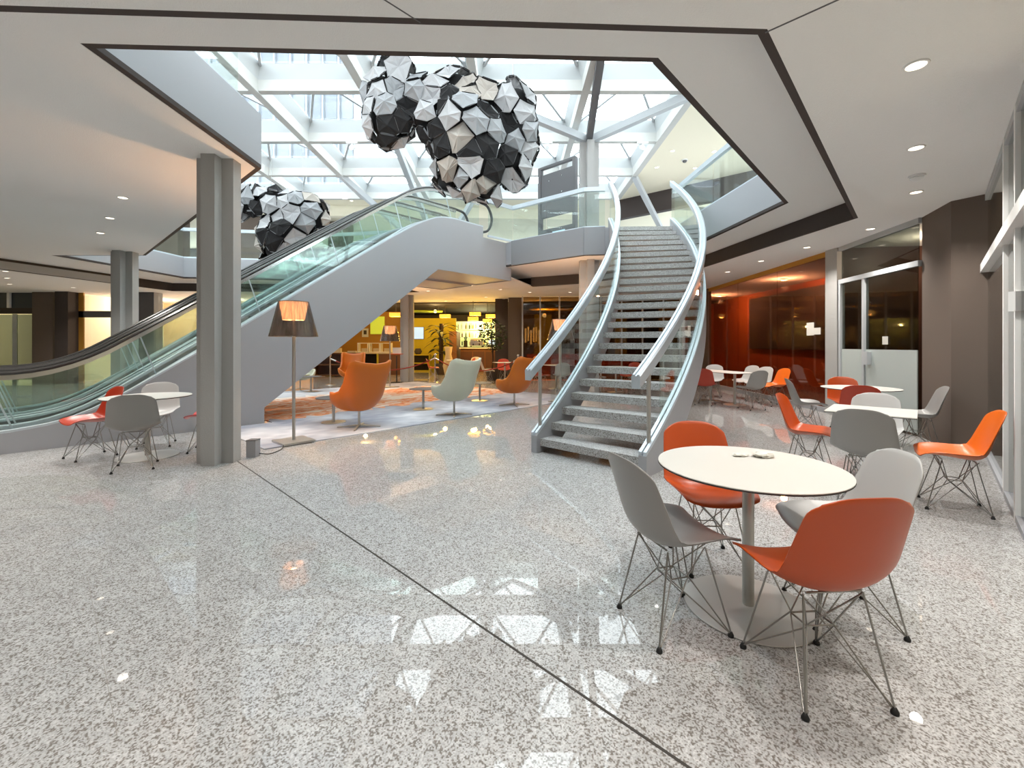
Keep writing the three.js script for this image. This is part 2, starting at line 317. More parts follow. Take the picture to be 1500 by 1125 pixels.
// upper column with tree struts
{
  const c = plusColumn(1.95, 11.25, Y_UP, 6.45, 'grey plus-shaped column with branching struts standing on the stair landing', 0.24, 0.085);
  const top = V(1.95, 6.52, -11.25);
  const strut = thing('strut_tree', 'three grey steel struts branching from the landing column up to the roof grid', 'roof strut');
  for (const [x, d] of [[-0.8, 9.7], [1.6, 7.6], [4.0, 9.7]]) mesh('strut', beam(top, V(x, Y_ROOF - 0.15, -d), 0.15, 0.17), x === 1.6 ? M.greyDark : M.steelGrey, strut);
  const s2 = thing('strut_tree', 'slanting grey steel roof struts rising behind the escalator heads', 'roof strut');
  for (const [x0, y0, d0, x1, d1] of [[-2.6, Y_UP, 17.2, -3.2, 12.1], [-2.6, Y_UP, 17.2, -5.6, 14.5], [-2.9, 4.4, 17.2, -0.8, 14.5]]) mesh('strut', beam(V(x0, y0 + 0.2, -d0), V(x1, Y_ROOF - 0.1, -d1), 0.15, 0.17), M.steelGrey, s2);
  const s3 = thing('strut_tree', 'cream steel roof brace under the upper ceiling beyond the stair head', 'roof strut');
  for (const [x0, d0, x1, d1] of [[4.0, 14.5, 6.2, 17.6], [6.2, 17.6, 8.6, 14.2]]) mesh('strut', beam(V(x0, Y_ROOF - 0.15, -d0), V(x1, 5.4, -d1), 0.15, 0.17), M.steelGrey, s3);
  // perimeter glazing of the upper floor
  let w = 1;
  for (const [p, q, n, lab] of [[[-22, 26], [10, 26], 13, 'tall rear window wall of the upper floor'], [[9.8, 26], [9.8, -5], 12, 'side window wall of the upper floor right of the stairs'], [[-21.8, -5], [-21.8, 26], 12, 'side window wall of the upper floor left of the escalators']]) {
    const g = thing('window_' + w++, lab + ' with grey mullions', 'window wall'); g.userData.kind = 'structure';
    for (let k = 0; k <= n; k++) { const a = lerp2(p, q, k / n); mesh('mullion', box(a[0], (Y_UP + Y_ROOF) / 2, -a[1], 0.12, Y_ROOF - Y_UP, 0.12), M.greyDark, g); if (k < n) mesh('pane', wallSeg(lerp2(p, q, (k + 0.03) / n), lerp2(p, q, (k + 0.97) / n), Y_UP + 0.05, Y_ROOF - 0.1, 0.012), M.glass, g); }
    mesh('rail', wallSeg(p, q, Y_UP + 0.95, Y_UP + 1.01, 0.06), M.greyDark, g);
    mesh('head', wallSeg(p, q, Y_ROOF - 0.55, Y_ROOF - 0.02, 0.1), M.greyDark, g);
  }
  struct('beam_edge', wallSeg([4.2, 17.4], [9.6, 13.0], Y_ROOF - 0.75, Y_ROOF - 0.02, 0.25), M.dark, 'dark brown downstand beam beyond the stair head', 'beam');
  struct('beam_edge', wallSeg([-14, 17.6], [3.2, 18.6], Y_ROOF - 0.45, Y_ROOF - 0.02, 0.25), M.cream, 'cream downstand beam behind the escalator heads', 'beam');
  for (const [x, d, lab] of [[-10.8, 18.5, 'dark brown upper-floor pier far behind the rear felt sculpture'], [-14.2, 18.6, 'dark brown upper-floor pier above the left shop front'], [-7.9, 20.5, 'dark brown upper-floor pier behind the escalator handrails']]) { const m = mesh('pier', box(0, (Y_ROOF - Y_UP - 0.06) / 2, 0, 0.9, Y_ROOF - Y_UP - 0.06, 0.7), M.brown); m.position.set(x, Y_UP, -d); dress(m, lab, 'pier'); }
}
// outside tower
{
  const t = thing('office_tower', 'pale blue-white office tower seen through the glass roof', 'building', -22.5, 0, 38, 0);
  mesh('wall', box(0, 22, -6, 18, 44, 11.4), M.facade, t);
  const fg = new THREE.BoxGeometry(0.98, 3.3, 0.1), fr = new THREE.BoxGeometry(0.16, 32, 0.35);
  for (let i = 0; i < 14; i++) { const r = mesh('rib', fr, M.facadeRib, t); r.position.set(-9 + i * 1.385, 24, -0.2); for (let j = 0; j < 8; j++) { if (i === 13) continue; const m = mesh('panel', fg, (i * 3 + j * 5) % 4 < 2 ? M.facade2 : M.facade, t); m.position.set(-8.3 + i * 1.385, 11.4 + j * 3.7, -0.27); } }
}
// ---------------------------------------------------------------- balustrades of the upper floor
function glassRail(path, label, railW = 0.09, withRail = true, h = 0.9, y = Y_UP) {
  const t = thing('balustrade', label, 'balustrade');
  for (let k = 0; k < path.length - 1; k++) {
    const p = path[k], q = path[k + 1], L = Math.hypot(q[0] - p[0], q[1] - p[1]), n = Math.max(1, Math.round(L / 1.3));
    for (let i = 0; i < n; i++) mesh('glass_panel', wallSeg(lerp2(p, q, (i + 0.012) / n), lerp2(p, q, (i + 0.988) / n), y, y + h, 0.014), M.greenGlass, t);
    mesh('shoe', wallSeg(p, q, y, y + 0.05, 0.05), M.paleMetal, t);
  }
  if (withRail) mesh('handrail', sweep(path.map((p) => P3(p, y + h + 0.03)), rect(railW, 0.1)), M.paleMetal, t);
  return t;
}
glassRail(offsetPoly(opening, 0.07).slice(1, 5), 'glass balustrade with pale handrail on the slab edge right of the stairs');
glassRail([opening[0], opening[13]].map((p) => [p[0] - 0.06, p[1]]).map((p, i) => [p[0], i ? p[1] - 0.35 : p[1]]), 'frameless glass balustrade on the slab corner above the lone column', 0.09, false, 1.0);
glassRail([[-0.62, 11.45], [0.02, 12.05], [1.74, 10.63], [2.22, 10.58]], 'glass balustrade with pale handrail on the landing between stairs and escalator');
glassRail([[-8.75, 10.7], [-10.95, 10.68], [-10.56, 14.26], [-6, 14.97], [-3.6, 14.55]], 'far glass balustrade of the upper floor behind the escalators');
// notice board frame on the landing
{
  const p = [0.8, 13.0], q = [1.76, 12.1], L = Math.hypot(q[0] - p[0], q[1] - p[1]), a = Math.atan2(q[1] - p[1], q[0] - p[0]) / DEG;
  const t = thing('notice_board', 'tall dark grey information board with an open slot on top, on the stair landing', 'board', (p[0] + q[0]) / 2, Y_UP, (p[1] + q[1]) / 2, a);
  for (const s of [-1, 1]) mesh('post', box(s * (L / 2 - 0.05), 1.18, 0, 0.1, 2.36, 0.12), M.greyDark, t);
  mesh('top_bar', box(0, 2.33, 0, L - 0.2, 0.06, 0.12), M.greyDark, t);
  mesh('panel', box(0, 1.5, 0, L - 0.2, 1.24, 0.08), M.greyDark, t);
  mesh('lower_box', box(0, 0.28, 0, L - 0.2, 0.5, 0.12), M.greyDark, t);
  mesh('screen', box(0.1, 0.3, 0.07, 0.42, 0.24, 0.02), M.screen, t);
  for (const [bx2, by] of [[-0.25, 1.9], [0.2, 1.95], [0.2, 1.5], [-0.25, 1.35]]) mesh('bolt', box(bx2, by, 0.05, 0.03, 0.03, 0.03), M.chrome, t);
}
// cladding of the landing edge, soffit below the escalator heads, facing of the far step
{
  const L = offsetPoly(opening, -0.02), c = thing('landing_fascia', 'mid grey fascia of the stair landing between escalator and staircase', 'fascia'); c.userData.kind = 'structure';
  for (let k = 5; k < 7; k++) mesh('panel', wallSeg(L[k], L[k + 1], Y_HIGH + 0.01, Y_UP + 0.01, 0.03), M.fascia, c);
  struct('ceiling', slab([[0.0, 12.35], [-1.72, 10.5], [-4.1, 12.68], [-3.2, 15.7], [0.66, 14.2]], Y_LOW, Y_LOW + 0.03), M.ceiling, 'flat soffit below the escalator heads', 'ceiling');
  struct('trim_8', wallSeg([-12.55, 10.72], [-11.9, 14.0], Y_LOW + 0.01, Y_HIGH - 0.07, 0.03), M.column, 'pale grey facing of the ceiling step before the rear shop front', 'ceiling trim');
}
// landing lip next to the stair head: brown bulkhead below
struct('wall_bulkhead', wallSeg([0.62, 14.05], [2.05, 13.35], Y_LOW, Y_HIGH + 0.1, 0.1), M.brown, 'brown bulkhead under the landing between escalator and column', 'wall');
// roof spotlights on the beams
for (const [x, d, lab] of [[-4.35, 12.1, 'white track spotlight clipped to the roof beam left of the felt sculpture'], [0.95, 12.1, 'white track spotlight on the roof beam left of the landing column'], [3.55, 12.1, 'white track spotlight on the roof beam right of the landing column']]) {
  const t = thing('track_spotlight', lab, 'spotlight', x, Y_ROOF - 0.14, d, 0);
  mesh('bracket', box(0, -0.02, 0.03, 0.3, 0.04, 0.08), M.white, t); mesh('stem', box(0, -0.07, 0.03, 0.03, 0.08, 0.03), M.white, t);
  mesh('head', rod(V(0, -0.08, -0.08), V(0, -0.2, 0.12), 0.06, 0.06, 16), M.white, t);
}
// ---------------------------------------------------------------- escalators
function smoothLine(pts, n) { return new THREE.CatmullRomCurve3(pts.map((p) => V(p[0], p[1], 0)), false, 'centripetal').getPoints(n).map((p) => [p.x, p.y]); }
function deckAt(t) {   // walking line of the escalator
  const t0 = -2.4, t1 = 3.5, s = 0.7, r = 0.55;
  const soft = (x) => x <= -r ? 0 : x >= r ? x : (x + r) * (x + r) / (4 * r);
  return s * (soft(t - t0) - soft(t - t1));
}
function escalator(label, x, d, full) {
  const W = 1.42, t = thing('escalator', label, 'escalator', x, 0, d, Math.atan2(0.737, 0.676) / DEG, 'pair of escalators');
  const topLine = smoothLine([[-6.2, 0.26], [-4, 0.26], [-2.8, 0.27], [-2.25, 0.4], [-1.2, 1.04], [-0.286, 1.67], [1.4, 2.86], [2.9, 3.88], [3.4, 4.17], [3.8, 4.34], [4.25, 4.4], [4.8, 4.4], [5.23, 4.4]], 50);
  const low = [[6.3, 4.13], [6.3, 3.12], [3.77, 3.12], [0.02, 0.27], [0.02, 0], [-6.2, 0]];
  const sh = new THREE.Shape([...topLine, [5.23, 4.13], ...low].map((p) => new THREE.Vector2(p[0], p[1])));
  for (const z of [0, -W]) { const g = new THREE.ExtrudeGeometry(sh, { depth: 0.04, bevelEnabled: false }); g.translate(0, 0, z - (z ? 0 : 0.04)); mesh('side_panel', g, M.grey, t); }
  const under = [[0.02, 0.27], [3.77, 3.12], [6.3, 3.12]].map((p) => V(p[0], p[1] + 0.03, -W / 2));
  mesh('underside', sweep(under, rect(W - 0.08, 0.03)), M.grey, t);
  mesh('end_panel', box(6.28, 3.62, -W / 2, 0.04, 1.0, W - 0.08), M.grey, t);
  mesh('foot_panel', box(0.02, 0.135, -W / 2, 0.03, 0.27, W - 0.1), M.greyDark, t);
  const ts = []; for (let k = 0; k <= 60; k++) ts.push(-5.6 + k * (10.9 / 60));
  const line = (dy, z) => ts.map((q) => V(q, deckAt(q) + dy, z));
  for (const z of [-0.05, -W + 0.05]) mesh('edge_cap', sweep(topLine.map((p) => V(p[0], p[1] + 0.012, z)), rect(0.1, 0.03)), M.paleMetal, t);
  for (const s of [0, 1]) {
    const z = s ? -W + 0.24 : -0.24, b = mesh('balustrade', sweep(line(0.53, z), rect(0.014, 0.74)), M.greenGlass, t);
    const seams = []; for (let k = 0; k < 7; k++) { const q = -4.4 + k * 1.45; seams.push(beam(V(q + 0.12, deckAt(q) + 0.16, z), V(q - 0.12, deckAt(q) + 0.9, z), 0.012, 0.018)); }
    seams.forEach((g) => mesh('joint_strip', g, M.paleMetal, b));
    mesh('deck', sweep(line(0.19, z), rect(0.16, 0.05)), M.paleMetal, b);
    mesh('outer_strip', sweep(line(0.1, s ? z - 0.11 : z + 0.11), rect(0.03, 0.09)), M.rubber, b);
    mesh('skirt', sweep(line(0.03, s ? z + 0.05 : z - 0.05), rect(0.012, 0.3)), M.brushed, b);
    const h = mesh('handrail', sweep(line(0.985, z), [[-0.045, -0.02], [0.045, -0.02], [0.05, 0.005], [0.03, 0.028], [-0.03, 0.028], [-0.05, 0.005]]), M.belt, t);
    mesh('guide_rail', sweep(line(0.93, z), rect(0.06, 0.06)), M.chrome, h);
    mesh('newel_curve', tube([V(5.3, Y_UP + 0.985, z), V(5.62, Y_UP + 0.93, z), V(5.78, Y_UP + 0.62, z), V(5.64, Y_UP + 0.3, z), V(5.4, Y_UP + 0.2, z)], 0.036, 24, 8), M.belt, h);
    mesh('newel_curve', tube([V(-5.6, 0.985, z), V(-5.92, 0.93, z), V(-6.08, 0.62, z), V(-5.94, 0.35, z), V(-5.7, 0.25, z)], 0.036, 24, 8), M.belt, h);
  }
  const sg = join([box(0, -0.02, 0, 0.38, 0.04, W - 0.66), box(-0.18, -0.14, 0, 0.03, 0.26, W - 0.66)]);
  for (let k = 0; k < 26; k++) { const q = -4.2 + k * 0.375, m = mesh('step', sg, M.stepMetal, t); m.position.set(q, Math.max(0.03, deckAt(q)), -W / 2); }
  mesh('landing_plate', box(-5.2, 0.02, -W / 2, 1.5, 0.04, W - 0.1), M.stepMetal, t);
  mesh('landing_plate', box(5.75, Y_UP - 0.02, -W / 2, 1.0, 0.06, W - 0.1), M.stepMetal, t);
  return t;
}
escalator('grey-clad escalator with glass sides, the one beside the lone column and round table', -4.28, 7.63);
escalator('second parallel escalator hidden beyond the front one, next to the rear shop fronts', -4.28 - 0.737 * 1.62, 7.63 + 0.676 * 1.62);

// ---------------------------------------------------------------- curved stairs
const ST = { x0: 0.855, d0: 5.1, R: 8.1, a0: 46.5 * DEG, a1: 90 * DEG, n: 24, rise: Y_UP / 24 };
function stairPoint(u, lat) {   // u 0..1 along the flight, lat to the left
  const a = ST.a0 + (ST.a1 - ST.a0) * u, cx = ST.x0 - ST.R * Math.sin(ST.a0), cd = ST.d0 + ST.R * Math.cos(ST.a0);
  const r = ST.R - lat; return [cx + r * Math.sin(a), cd - r * Math.cos(a), a];
}
{
  const t = thing('curved_staircase', 'curved open-riser staircase with granite treads, grey stringers and glass balustrades', 'staircase');
  const IN = 0.69, TH = 0.09, N = ST.n;
  for (let i = 1; i <= N; i++) {   // treads
    const u0 = (i - 1) / N, u1 = (i + 0.12) / N, pts = [];
    for (let k = 0; k <= 2; k++) pts.push(stairPoint(u0 + (u1 - u0) * k / 2, IN));
    for (let k = 2; k >= 0; k--) pts.push(stairPoint(u0 + (u1 - u0) * k / 2, -IN));
    mesh('tread', metricUV(slab(pts, i * ST.rise - TH, i * ST.rise), 1.05), M.tread, t);
  }
  for (const s of [-1, 1]) {
    const lat = s * (IN + 0.045), path = [], K = 48;
    for (let k = 0; k <= K; k++) { const u = k / K * 1.0, p = stairPoint(u - 0.012, lat); path.push(V(p[0], u * N * ST.rise + ST.rise, -p[1])); }
    const prof = (a, b, w, off = 0) => [[off - w / 2, a], [off + w / 2, a], [off + w / 2, b], [off - w / 2, b]];
    const up = path.map((p, i) => V(p.x, Math.min(p.y, Y_UP + 0.02) , p.z));
    // stringer: clipped at the floor
    const pos = [], idx = [];
    path.forEach((p, i) => { const a = ST.a0 + (ST.a1 - ST.a0) * (i / K), lx = -Math.sin(a) * 0.045, lz = -Math.cos(a) * 0.045, lo = Math.max(0, p.y - 0.46), hi = p.y + 0.1 - ST.rise * 0.35; for (const [q, y] of [[-1, lo], [1, lo], [1, hi], [-1, hi]]) pos.push(p.x + lx * q, y, p.z + lz * q); });
    for (let i = 0; i < K; i++) for (let j = 0; j < 4; j++) { const a = i * 4 + j, b = i * 4 + (j + 1) % 4; idx.push(a, b, a + 4, b, b + 4, a + 4); }
    idx.push(0, 2, 1, 0, 3, 2); const o = K * 4; idx.push(o, o + 1, o + 2, o, o + 2, o + 3);
    const g = new THREE.BufferGeometry(); g.setAttribute('position', new THREE.Float32BufferAttribute(pos, 3)); g.setIndex(idx); const gf = g.toNonIndexed(); gf.computeVertexNormals();
    const str = mesh('stringer', gf, M.grey, t);
    const capY = 0.1 - ST.rise * 0.35;
    for (const q of [-1, 1]) mesh('cap_strip', sweep(path.map((p) => V(p.x, p.y + capY + 0.012, p.z)), prof(-0.012, 0.03, 0.036, q * 0.026)), M.paleMetal, str);
    // glass between stringer and handrail
    const bal = new THREE.Group(); bal.name = 'balustrade'; t.add(bal);
    const P = 6; for (let k = 0; k < P; k++) { const a = Math.max(3, Math.round(k * K / P)) + (k ? 0 : 0), b = Math.round((k + 1) * K / P); const seg = path.slice(a, b + 1); mesh('glass_panel', sweep(seg.map((p, i2) => V(p.x, p.y, p.z)), prof(0.05, 0.86, 0.014)), M.greenGlass, bal); }
    const rp = path.map((p) => V(p.x, p.y + 0.9, p.z)); const first = rp[0].clone().add(rp[0].clone().sub(rp[2]).setY(rp[0].y - rp[2].y).multiplyScalar(0.0)); rp.unshift(first.clone().add(V(rp[0].x - rp[1].x, rp[0].y - rp[1].y, rp[0].z - rp[1].z)));
    const hr = mesh('handrail', sweep(rp, [[-0.045, -0.075], [0.045, -0.075], [0.05, 0.045], [0.036, 0.065], [0.014, 0.065], [0.01, 0.05], [-0.01, 0.05], [-0.014, 0.065], [-0.036, 0.065], [-0.05, 0.045]]), M.paleMetal, t);
    const np = path[1]; mesh('newel_post', rod(V(np.x, np.y + 0.04, np.z), V(np.x, np.y + 0.84, np.z), 0.022, 0.022, 16), M.brushed, t);
  }
}
// ---------------------------------------------------------------- right-hand shop fronts
{
  const W0 = [6.5, 14.6], W1 = [6.27, 8.62], W2 = [5.95, 6.45];
  // tinted glazing of the orange room
  const g = thing('shop_glazing', 'dark orange-tinted glass shop front right of the staircase', 'shop front'); g.userData.kind = 'structure';
  for (let k = 0; k < 3; k++) mesh('pane', wallSeg(lerp2(W0, W1, (k + 0.003) / 3), lerp2(W0, W1, (k + 0.997) / 3), 0.1, 3.1, 0.014), M.tinted, g);
  mesh('head_rail', wallSeg(W0, W1, 3.1, Y_LOW, 0.08), M.ochre, g); mesh('base_rail', wallSeg(W0, W1, 0, 0.1, 0.1), M.grey, g);
  struct('wall_orange', wallSeg([8.9, 19.5], [8.6, 8.4], 0, Y_LOW, 0.12), M.orangeWall, 'orange wall inside the tinted glass room', 'wall');
  struct('wall_orange', wallSeg([6.5, 19.5], [8.9, 19.5], 0, Y_LOW, 0.12), M.orangeWall, 'orange end wall inside the tinted glass room', 'wall');
  struct('wall_rear_return', wallSeg([6.5, 14.6], [6.5, 19.5], 0, Y_LOW, 0.12), M.brown, 'brown wall end beyond the tinted glass front', 'wall');
  struct('wall_partition', wallSeg([6.36, 8.56], [8.6, 8.2], 0, Y_LOW, 0.1), M.redbrown, 'brown partition between the orange room and the glass door', 'wall');
  const board = mesh('dark_board', wallSeg([8.78, 16.2], [8.6, 11.4], 1.2, 3.0, 0.04, -0.1), M.dark); dress(board, 'large dark board on the orange wall behind tinted glass', 'board');
  const shelf = thing('wall_shelf', 'small lit shelf with a yellow coffee mug behind the tinted glass', 'shelf', 8.3, 1.05, 10.9, 88); mesh('board', box(0, 0, 0, 0.6, 0.03, 0.25), M.wood, shelf); mesh('bracket', box(0, -0.06, -0.08, 0.04, 0.1, 0.06), M.wood, shelf);
  const mug = thing('coffee_machine', 'small cream coffee machine on the shelf behind the tinted glass', 'coffee machine', 8.3, 1.065, 10.95, 88); mesh('body', box(0, 0.12, 0, 0.16, 0.24, 0.14, 0, 0.02), M.cream, mug); mesh('tray', box(0.12, 0.02, 0, 0.24, 0.04, 0.16), M.cream, mug); mesh('spout', box(0.12, 0.18, 0, 0.1, 0.05, 0.08), M.ochre, mug);
  for (const [px, py, w, h, lab] of [[1166, 482, 0.24, 0.27, 'white paper notice taped inside the tinted glass'], [1177, 485, 0.22, 0.14, 'second smaller white notice beside the taped paper on tinted glass']]) {
    const d = 9.35 - (px - 1166) * 0.02, x = (px - 750) / FOC * d, y = EYE + (HOR - py) / FOC * d; const m = mesh('notice', box(0, 0, 0, w, h, 0.003, 88 * DEG), M.paper); m.position.set(6.27 + (d - 8.62) / (14.6 - 8.62) * 0.23 - 0.013, y, -d); dress(m, lab, 'notice');
  }
  // pale frame and glass door
  const f = thing('door_1', 'grey framed glass door with frosted lower half beside the brown pillar', 'door'); f.userData.kind = 'structure';
  mesh('post', box(W1[0] - 0.03, Y_LOW / 2, -W1[1] + 0.02, 0.12, Y_LOW, 0.3, 2 * DEG), M.column, f);
  const A = [6.24, 8.42], at = (t) => lerp2(A, W2, t);
  mesh('head_rail', wallSeg(at(0), at(1), Y_LOW - 0.08, Y_LOW, 0.08), M.steelGrey, f); mesh('transom', wallSeg(at(0), at(1), 2.5, 2.58, 0.09), M.steelGrey, f);
  for (const t of [0.01, 0.36]) mesh('jamb', wallSeg(at(t - 0.014), at(t + 0.016), 0, 2.5, 0.08), M.steelGrey, f);
  mesh('upper_pane', wallSeg(at(0.02), at(0.98), 2.58, 3.12, 0.012), M.greyGlass, f);
  mesh('side_pane', wallSeg(at(0.03), at(0.345), 0.04, 2.5, 0.012), M.greyGlass, f);
  mesh('door_pane', wallSeg(at(0.38), at(0.97), 0.04, 2.5, 0.012), M.greyGlass, f);
  mesh('frosted_film', wallSeg(at(0.03), at(0.345), 0.04, 1.27, 0.016, -0.01), M.frost, f);
  mesh('frosted_film', wallSeg(at(0.38), at(0.97), 0.04, 1.27, 0.016, -0.01), M.frost, f);
  const hp = at(0.43); mesh('lock_box', box(hp[0] - 0.06, 1.12, -hp[1], 0.08, 0.22, 0.1), M.steelGrey, f);
  struct('wall_office', wallSeg([8.4, 8.3], [8.0, 5.4], 0, Y_LOW, 0.1), M.brown, 'brown wall inside the glass door', 'wall');
  const pl = mesh('door_sign', box(0, 0, 0, 0.13, 0.13, 0.004, 82 * DEG), M.paper); const sp = at(0.63); pl.position.set(sp[0] - 0.02, 1.42, -sp[1]); dress(pl, 'small white square sign on the glass door', 'sign');
  const oc = mesh('office_cupboard', box(0, 1.15, 0, 0.5, 2.3, 0.7), M.greyDark); oc.position.set(7.7, 0, -7.2); dress(oc, 'grey tall cupboard inside the glass door', 'cupboard');
  // brown pillar
  struct('wall_pillar', slab([[5.96, 6.45], [5.66, 5.72], [5.86, 5.36], [6.7, 5.36], [6.7, 6.45]], 0, Y_LOW), M.brown, 'broad dark brown pillar between the glass door and the diagonal glazing', 'pillar');
  // diagonal glazing
  const D0 = [5.86, 5.46], D1 = [3.3, 2.77], dt = (t) => lerp2(D0, D1, t), dg = thing('diagonal_glazing', 'diagonal glazed shop front with white frame next to the brown pillar', 'shop front'); dg.userData.kind = 'structure';
  for (const t of [0.56, 0.77, 0.98]) mesh('mullion', wallSeg(dt(t - 0.011), dt(t + 0.011), 0, Y_LOW - 0.02, 0.07), M.white, dg);
  for (const [a, b] of [[0.01, 0.545], [0.575, 0.755], [0.785, 0.965]]) { mesh('pane', wallSeg(dt(a), dt(b), 0.05, 2.23, 0.012), M.greyGlass, dg); mesh('upper_pane', wallSeg(dt(a), dt(b), 2.35, Y_LOW - 0.08, 0.012), M.greyGlass, dg); }
  mesh('door_head', wallSeg(dt(0), dt(1), 2.24, 2.34, 0.14, 0.0), M.white, dg); mesh('head_rail', wallSeg(dt(0), dt(1), Y_LOW - 0.08, Y_LOW - 0.002, 0.06), M.steelGrey, dg);
  mesh('sill', wallSeg(dt(0), dt(1), 0, 0.05, 0.07), M.grey, dg);
  const hpos = dt(0.775); mesh('door_closer', box(hpos[0] - 0.05, 1.68, -hpos[1], 0.05, 0.15, 0.05), M.white, dg);
  struct('wall_shop', wallSeg([7.2, 5.3], [4.8, 2.2], 0, Y_LOW, 0.1), M.redbrown, 'red-brown wall inside the diagonal glazing', 'wall');
}
// ---------------------------------------------------------------- chairs with moulded shells on wire bases
const shellGeo = (() => {
  const prof = new THREE.CatmullRomCurve3([[.228, .418], [.205, .436], [.13, .442], [.03, .433], [-.06, .423], [-.125, .428], [-.17, .458], [-.196, .515], [-.215, .585], [-.24, .675], [-.266, .765], [-.288, .828]].map((p) => V(p[0], p[1], 0)), false, 'centripetal');
  const wid = new THREE.CatmullRomCurve3([.18, .21, .226, .233, .236, .236, .232, .226, .219, .209, .196, .158].map((w, i) => V(i / 11, w, 0)), false, 'centripetal');
  const curl = (u) => u < .5 ? .012 + .06 * Math.sin(Math.min(1, u / .5) * Math.PI / 2) : .072 - .05 * (u - .5) / .5;
  const nu = 30, nv = 14, grid = [];
  for (let i = 0; i <= nu; i++) {
    const u = i / nu, p = prof.getPoint(u), T = prof.getTangent(u), N = V(T.y, -T.x, 0), w = wid.getPoint(u).y, row = [];
    for (let j = 0; j <= nv; j++) {
      const v = (j / nv) * 2 - 1, c = curl(u) * Math.pow(Math.abs(v), 2.2), end = u > .88 ? -Math.pow(Math.abs(v), 3) * .045 * (u - .88) / .12 : u < .1 ? -Math.pow(Math.abs(v), 3) * .02 * (0.1 - u) / .1 : 0;
      row.push(V(p.x + N.x * c + T.x * (u > .5 ? end : -end), p.y + N.y * c + T.y * (u > .5 ? end : -end), v * w));
    }
    grid.push(row);
  }
  return thickSheet(grid, 0.007);
})();
const legGeos = {}, footGeo = lathe([[0.0001, 0], [0.014, 0], [0.014, 0.008], [0.009, 0.018], [0.006, 0.024], [0.0001, 0.024]], 10);
const FX = 0.19, FZ = 0.172;
for (const sx of [-1, 1]) for (const sz of [-1, 1]) {
  const foot = V(sx * FX, 0.02, sz * FZ), mount = V(sx * 0.10 - 0.01, 0.405, sz * 0.12), br = V(sx * 0.045, 0.245, -sz * 0.0 + sz * 0.055), far = V(sx * 0.12 - 0.01, 0.41, -sz * 0.1), node2 = V(-sx * 0.045, 0.235, sz * 0.055);
  legGeos[sx + ',' + sz] = join([rod(foot, mount, 0.0042, 0.0042, 6), rod(foot.clone().add(V(-sx * 0.004, 0, -sz * 0.008)), br, 0.0034, 0.0034, 6), rod(br, far, 0.0034, 0.0034, 6), rod(foot.clone().add(V(-sx * 0.008, 0, 0)), node2, 0.0034, 0.0034, 6), rod(br, mount, 0.0034, 0.0034, 6)]);
}
const braceGeo = join([[0.045, 0.055, -0.045, 0.055], [0.045, -0.055, -0.045, -0.055], [0.045, 0.055, 0.045, -0.055], [-0.045, 0.055, -0.045, -0.055]].map(([a, b, c, d]) => rod(V(a, 0.24, b), V(c, 0.24, d), 0.004, 0.004, 6)));
const mountGeo = join([rod(V(0.09, 0.412, 0.11), V(0.09, 0.412, -0.11), 0.005, 0.005, 6), rod(V(-0.11, 0.41, 0.11), V(-0.11, 0.41, -0.11), 0.005, 0.005, 6)]);
function chair(matKey, x, d, face, label, group) {
  const t = thing('shell_chair', label, 'chair', x, 0, d, face, group);
  mesh('shell', shellGeo, M[matKey], t);
  for (const k of Object.keys(legGeos)) { const [sx, sz] = k.split(',').map(Number), l = mesh('leg', legGeos[k], M.wire, t), f = mesh('foot_glide', footGeo, M.rubber, l); f.position.set(sx * FX, 0, sz * FZ); }
  mesh('brace', braceGeo, M.wire, t); mesh('seat_mount', mountGeo, M.wire, t);
  return t;
}
// tables
function roundTable(x, d, label, r = 0.44, group) {
  const t = thing('round_table', label, 'table', x, 0, d, 0, group);
  const top = mesh('table_top', lathe([[0.0001, 0.722], [r - 0.003, 0.722], [r, 0.725], [r, 0.73], [0.0001, 0.73]], 64), M.tableTop, t);
  mesh('edge_band', lathe([[0.0001, 0.716], [r - 0.004, 0.716], [r + 0.001, 0.719], [r + 0.001, 0.7245], [r - 0.004, 0.7249]], 64), M.tableEdge, top);
  mesh('pole', rod(V(0, 0.01, 0), V(0, 0.716, 0), 0.028, 0.028, 24), M.brushed, t);
  mesh('base', lathe([[0.0001, 0], [r * 0.7, 0], [r * 0.71, 0.004], [r * 0.7, 0.009], [0.05, 0.016], [0.0001, 0.016]], 64), M.plate, t);
  return t;
}
function squareTable(x, d, turn, label, w = 0.65, group) {
  const t = thing('square_table', label, 'table', x, 0, d, turn, group);
  const top = mesh('table_top', box(0, 0.726, 0, w, 0.008, w), M.tableTop, t); mesh('edge_band', box(0, 0.719, 0, w + 0.001, 0.006, w + 0.001), M.tableEdge, top);
  mesh('pole', rod(V(0, 0.01, 0), V(0, 0.716, 0), 0.03, 0.03, 20), M.brushed, t); mesh('base', lathe([[0.0001, 0], [0.24, 0], [0.24, 0.009], [0.05, 0.016], [0.0001, 0.016]], 40), M.brushed, t);
  return t;
}
const G1 = 'chairs at the napkin table', G2 = 'chairs at the square table by the brown pillar', G3 = 'chairs at the round table by the glass door', G4 = 'chairs before the orange glazing', G5 = 'chairs at the table beside the escalator', G6 = 'cafe chairs beyond the rug';
roundTable(1.216, 2.284, 'large round white table holding crumpled napkins, foot of the staircase behind it');
chair('greyShell', 0.782, 2.165, 16, 'grey shell chair at the napkin table, between it and the staircase foot', G1);
chair('orange', 1.215, 1.80, 94, 'orange shell chair with its back turned, across the napkin table from the other orange one', G1);
chair('orange', 1.22, 2.76, -92, 'orange shell chair at the napkin table, open seat facing us, beside the stair', G1);
chair('paleShell', 1.645, 2.225, 170, 'light grey shell chair at the napkin table, on the side of the brown pillar', G1);
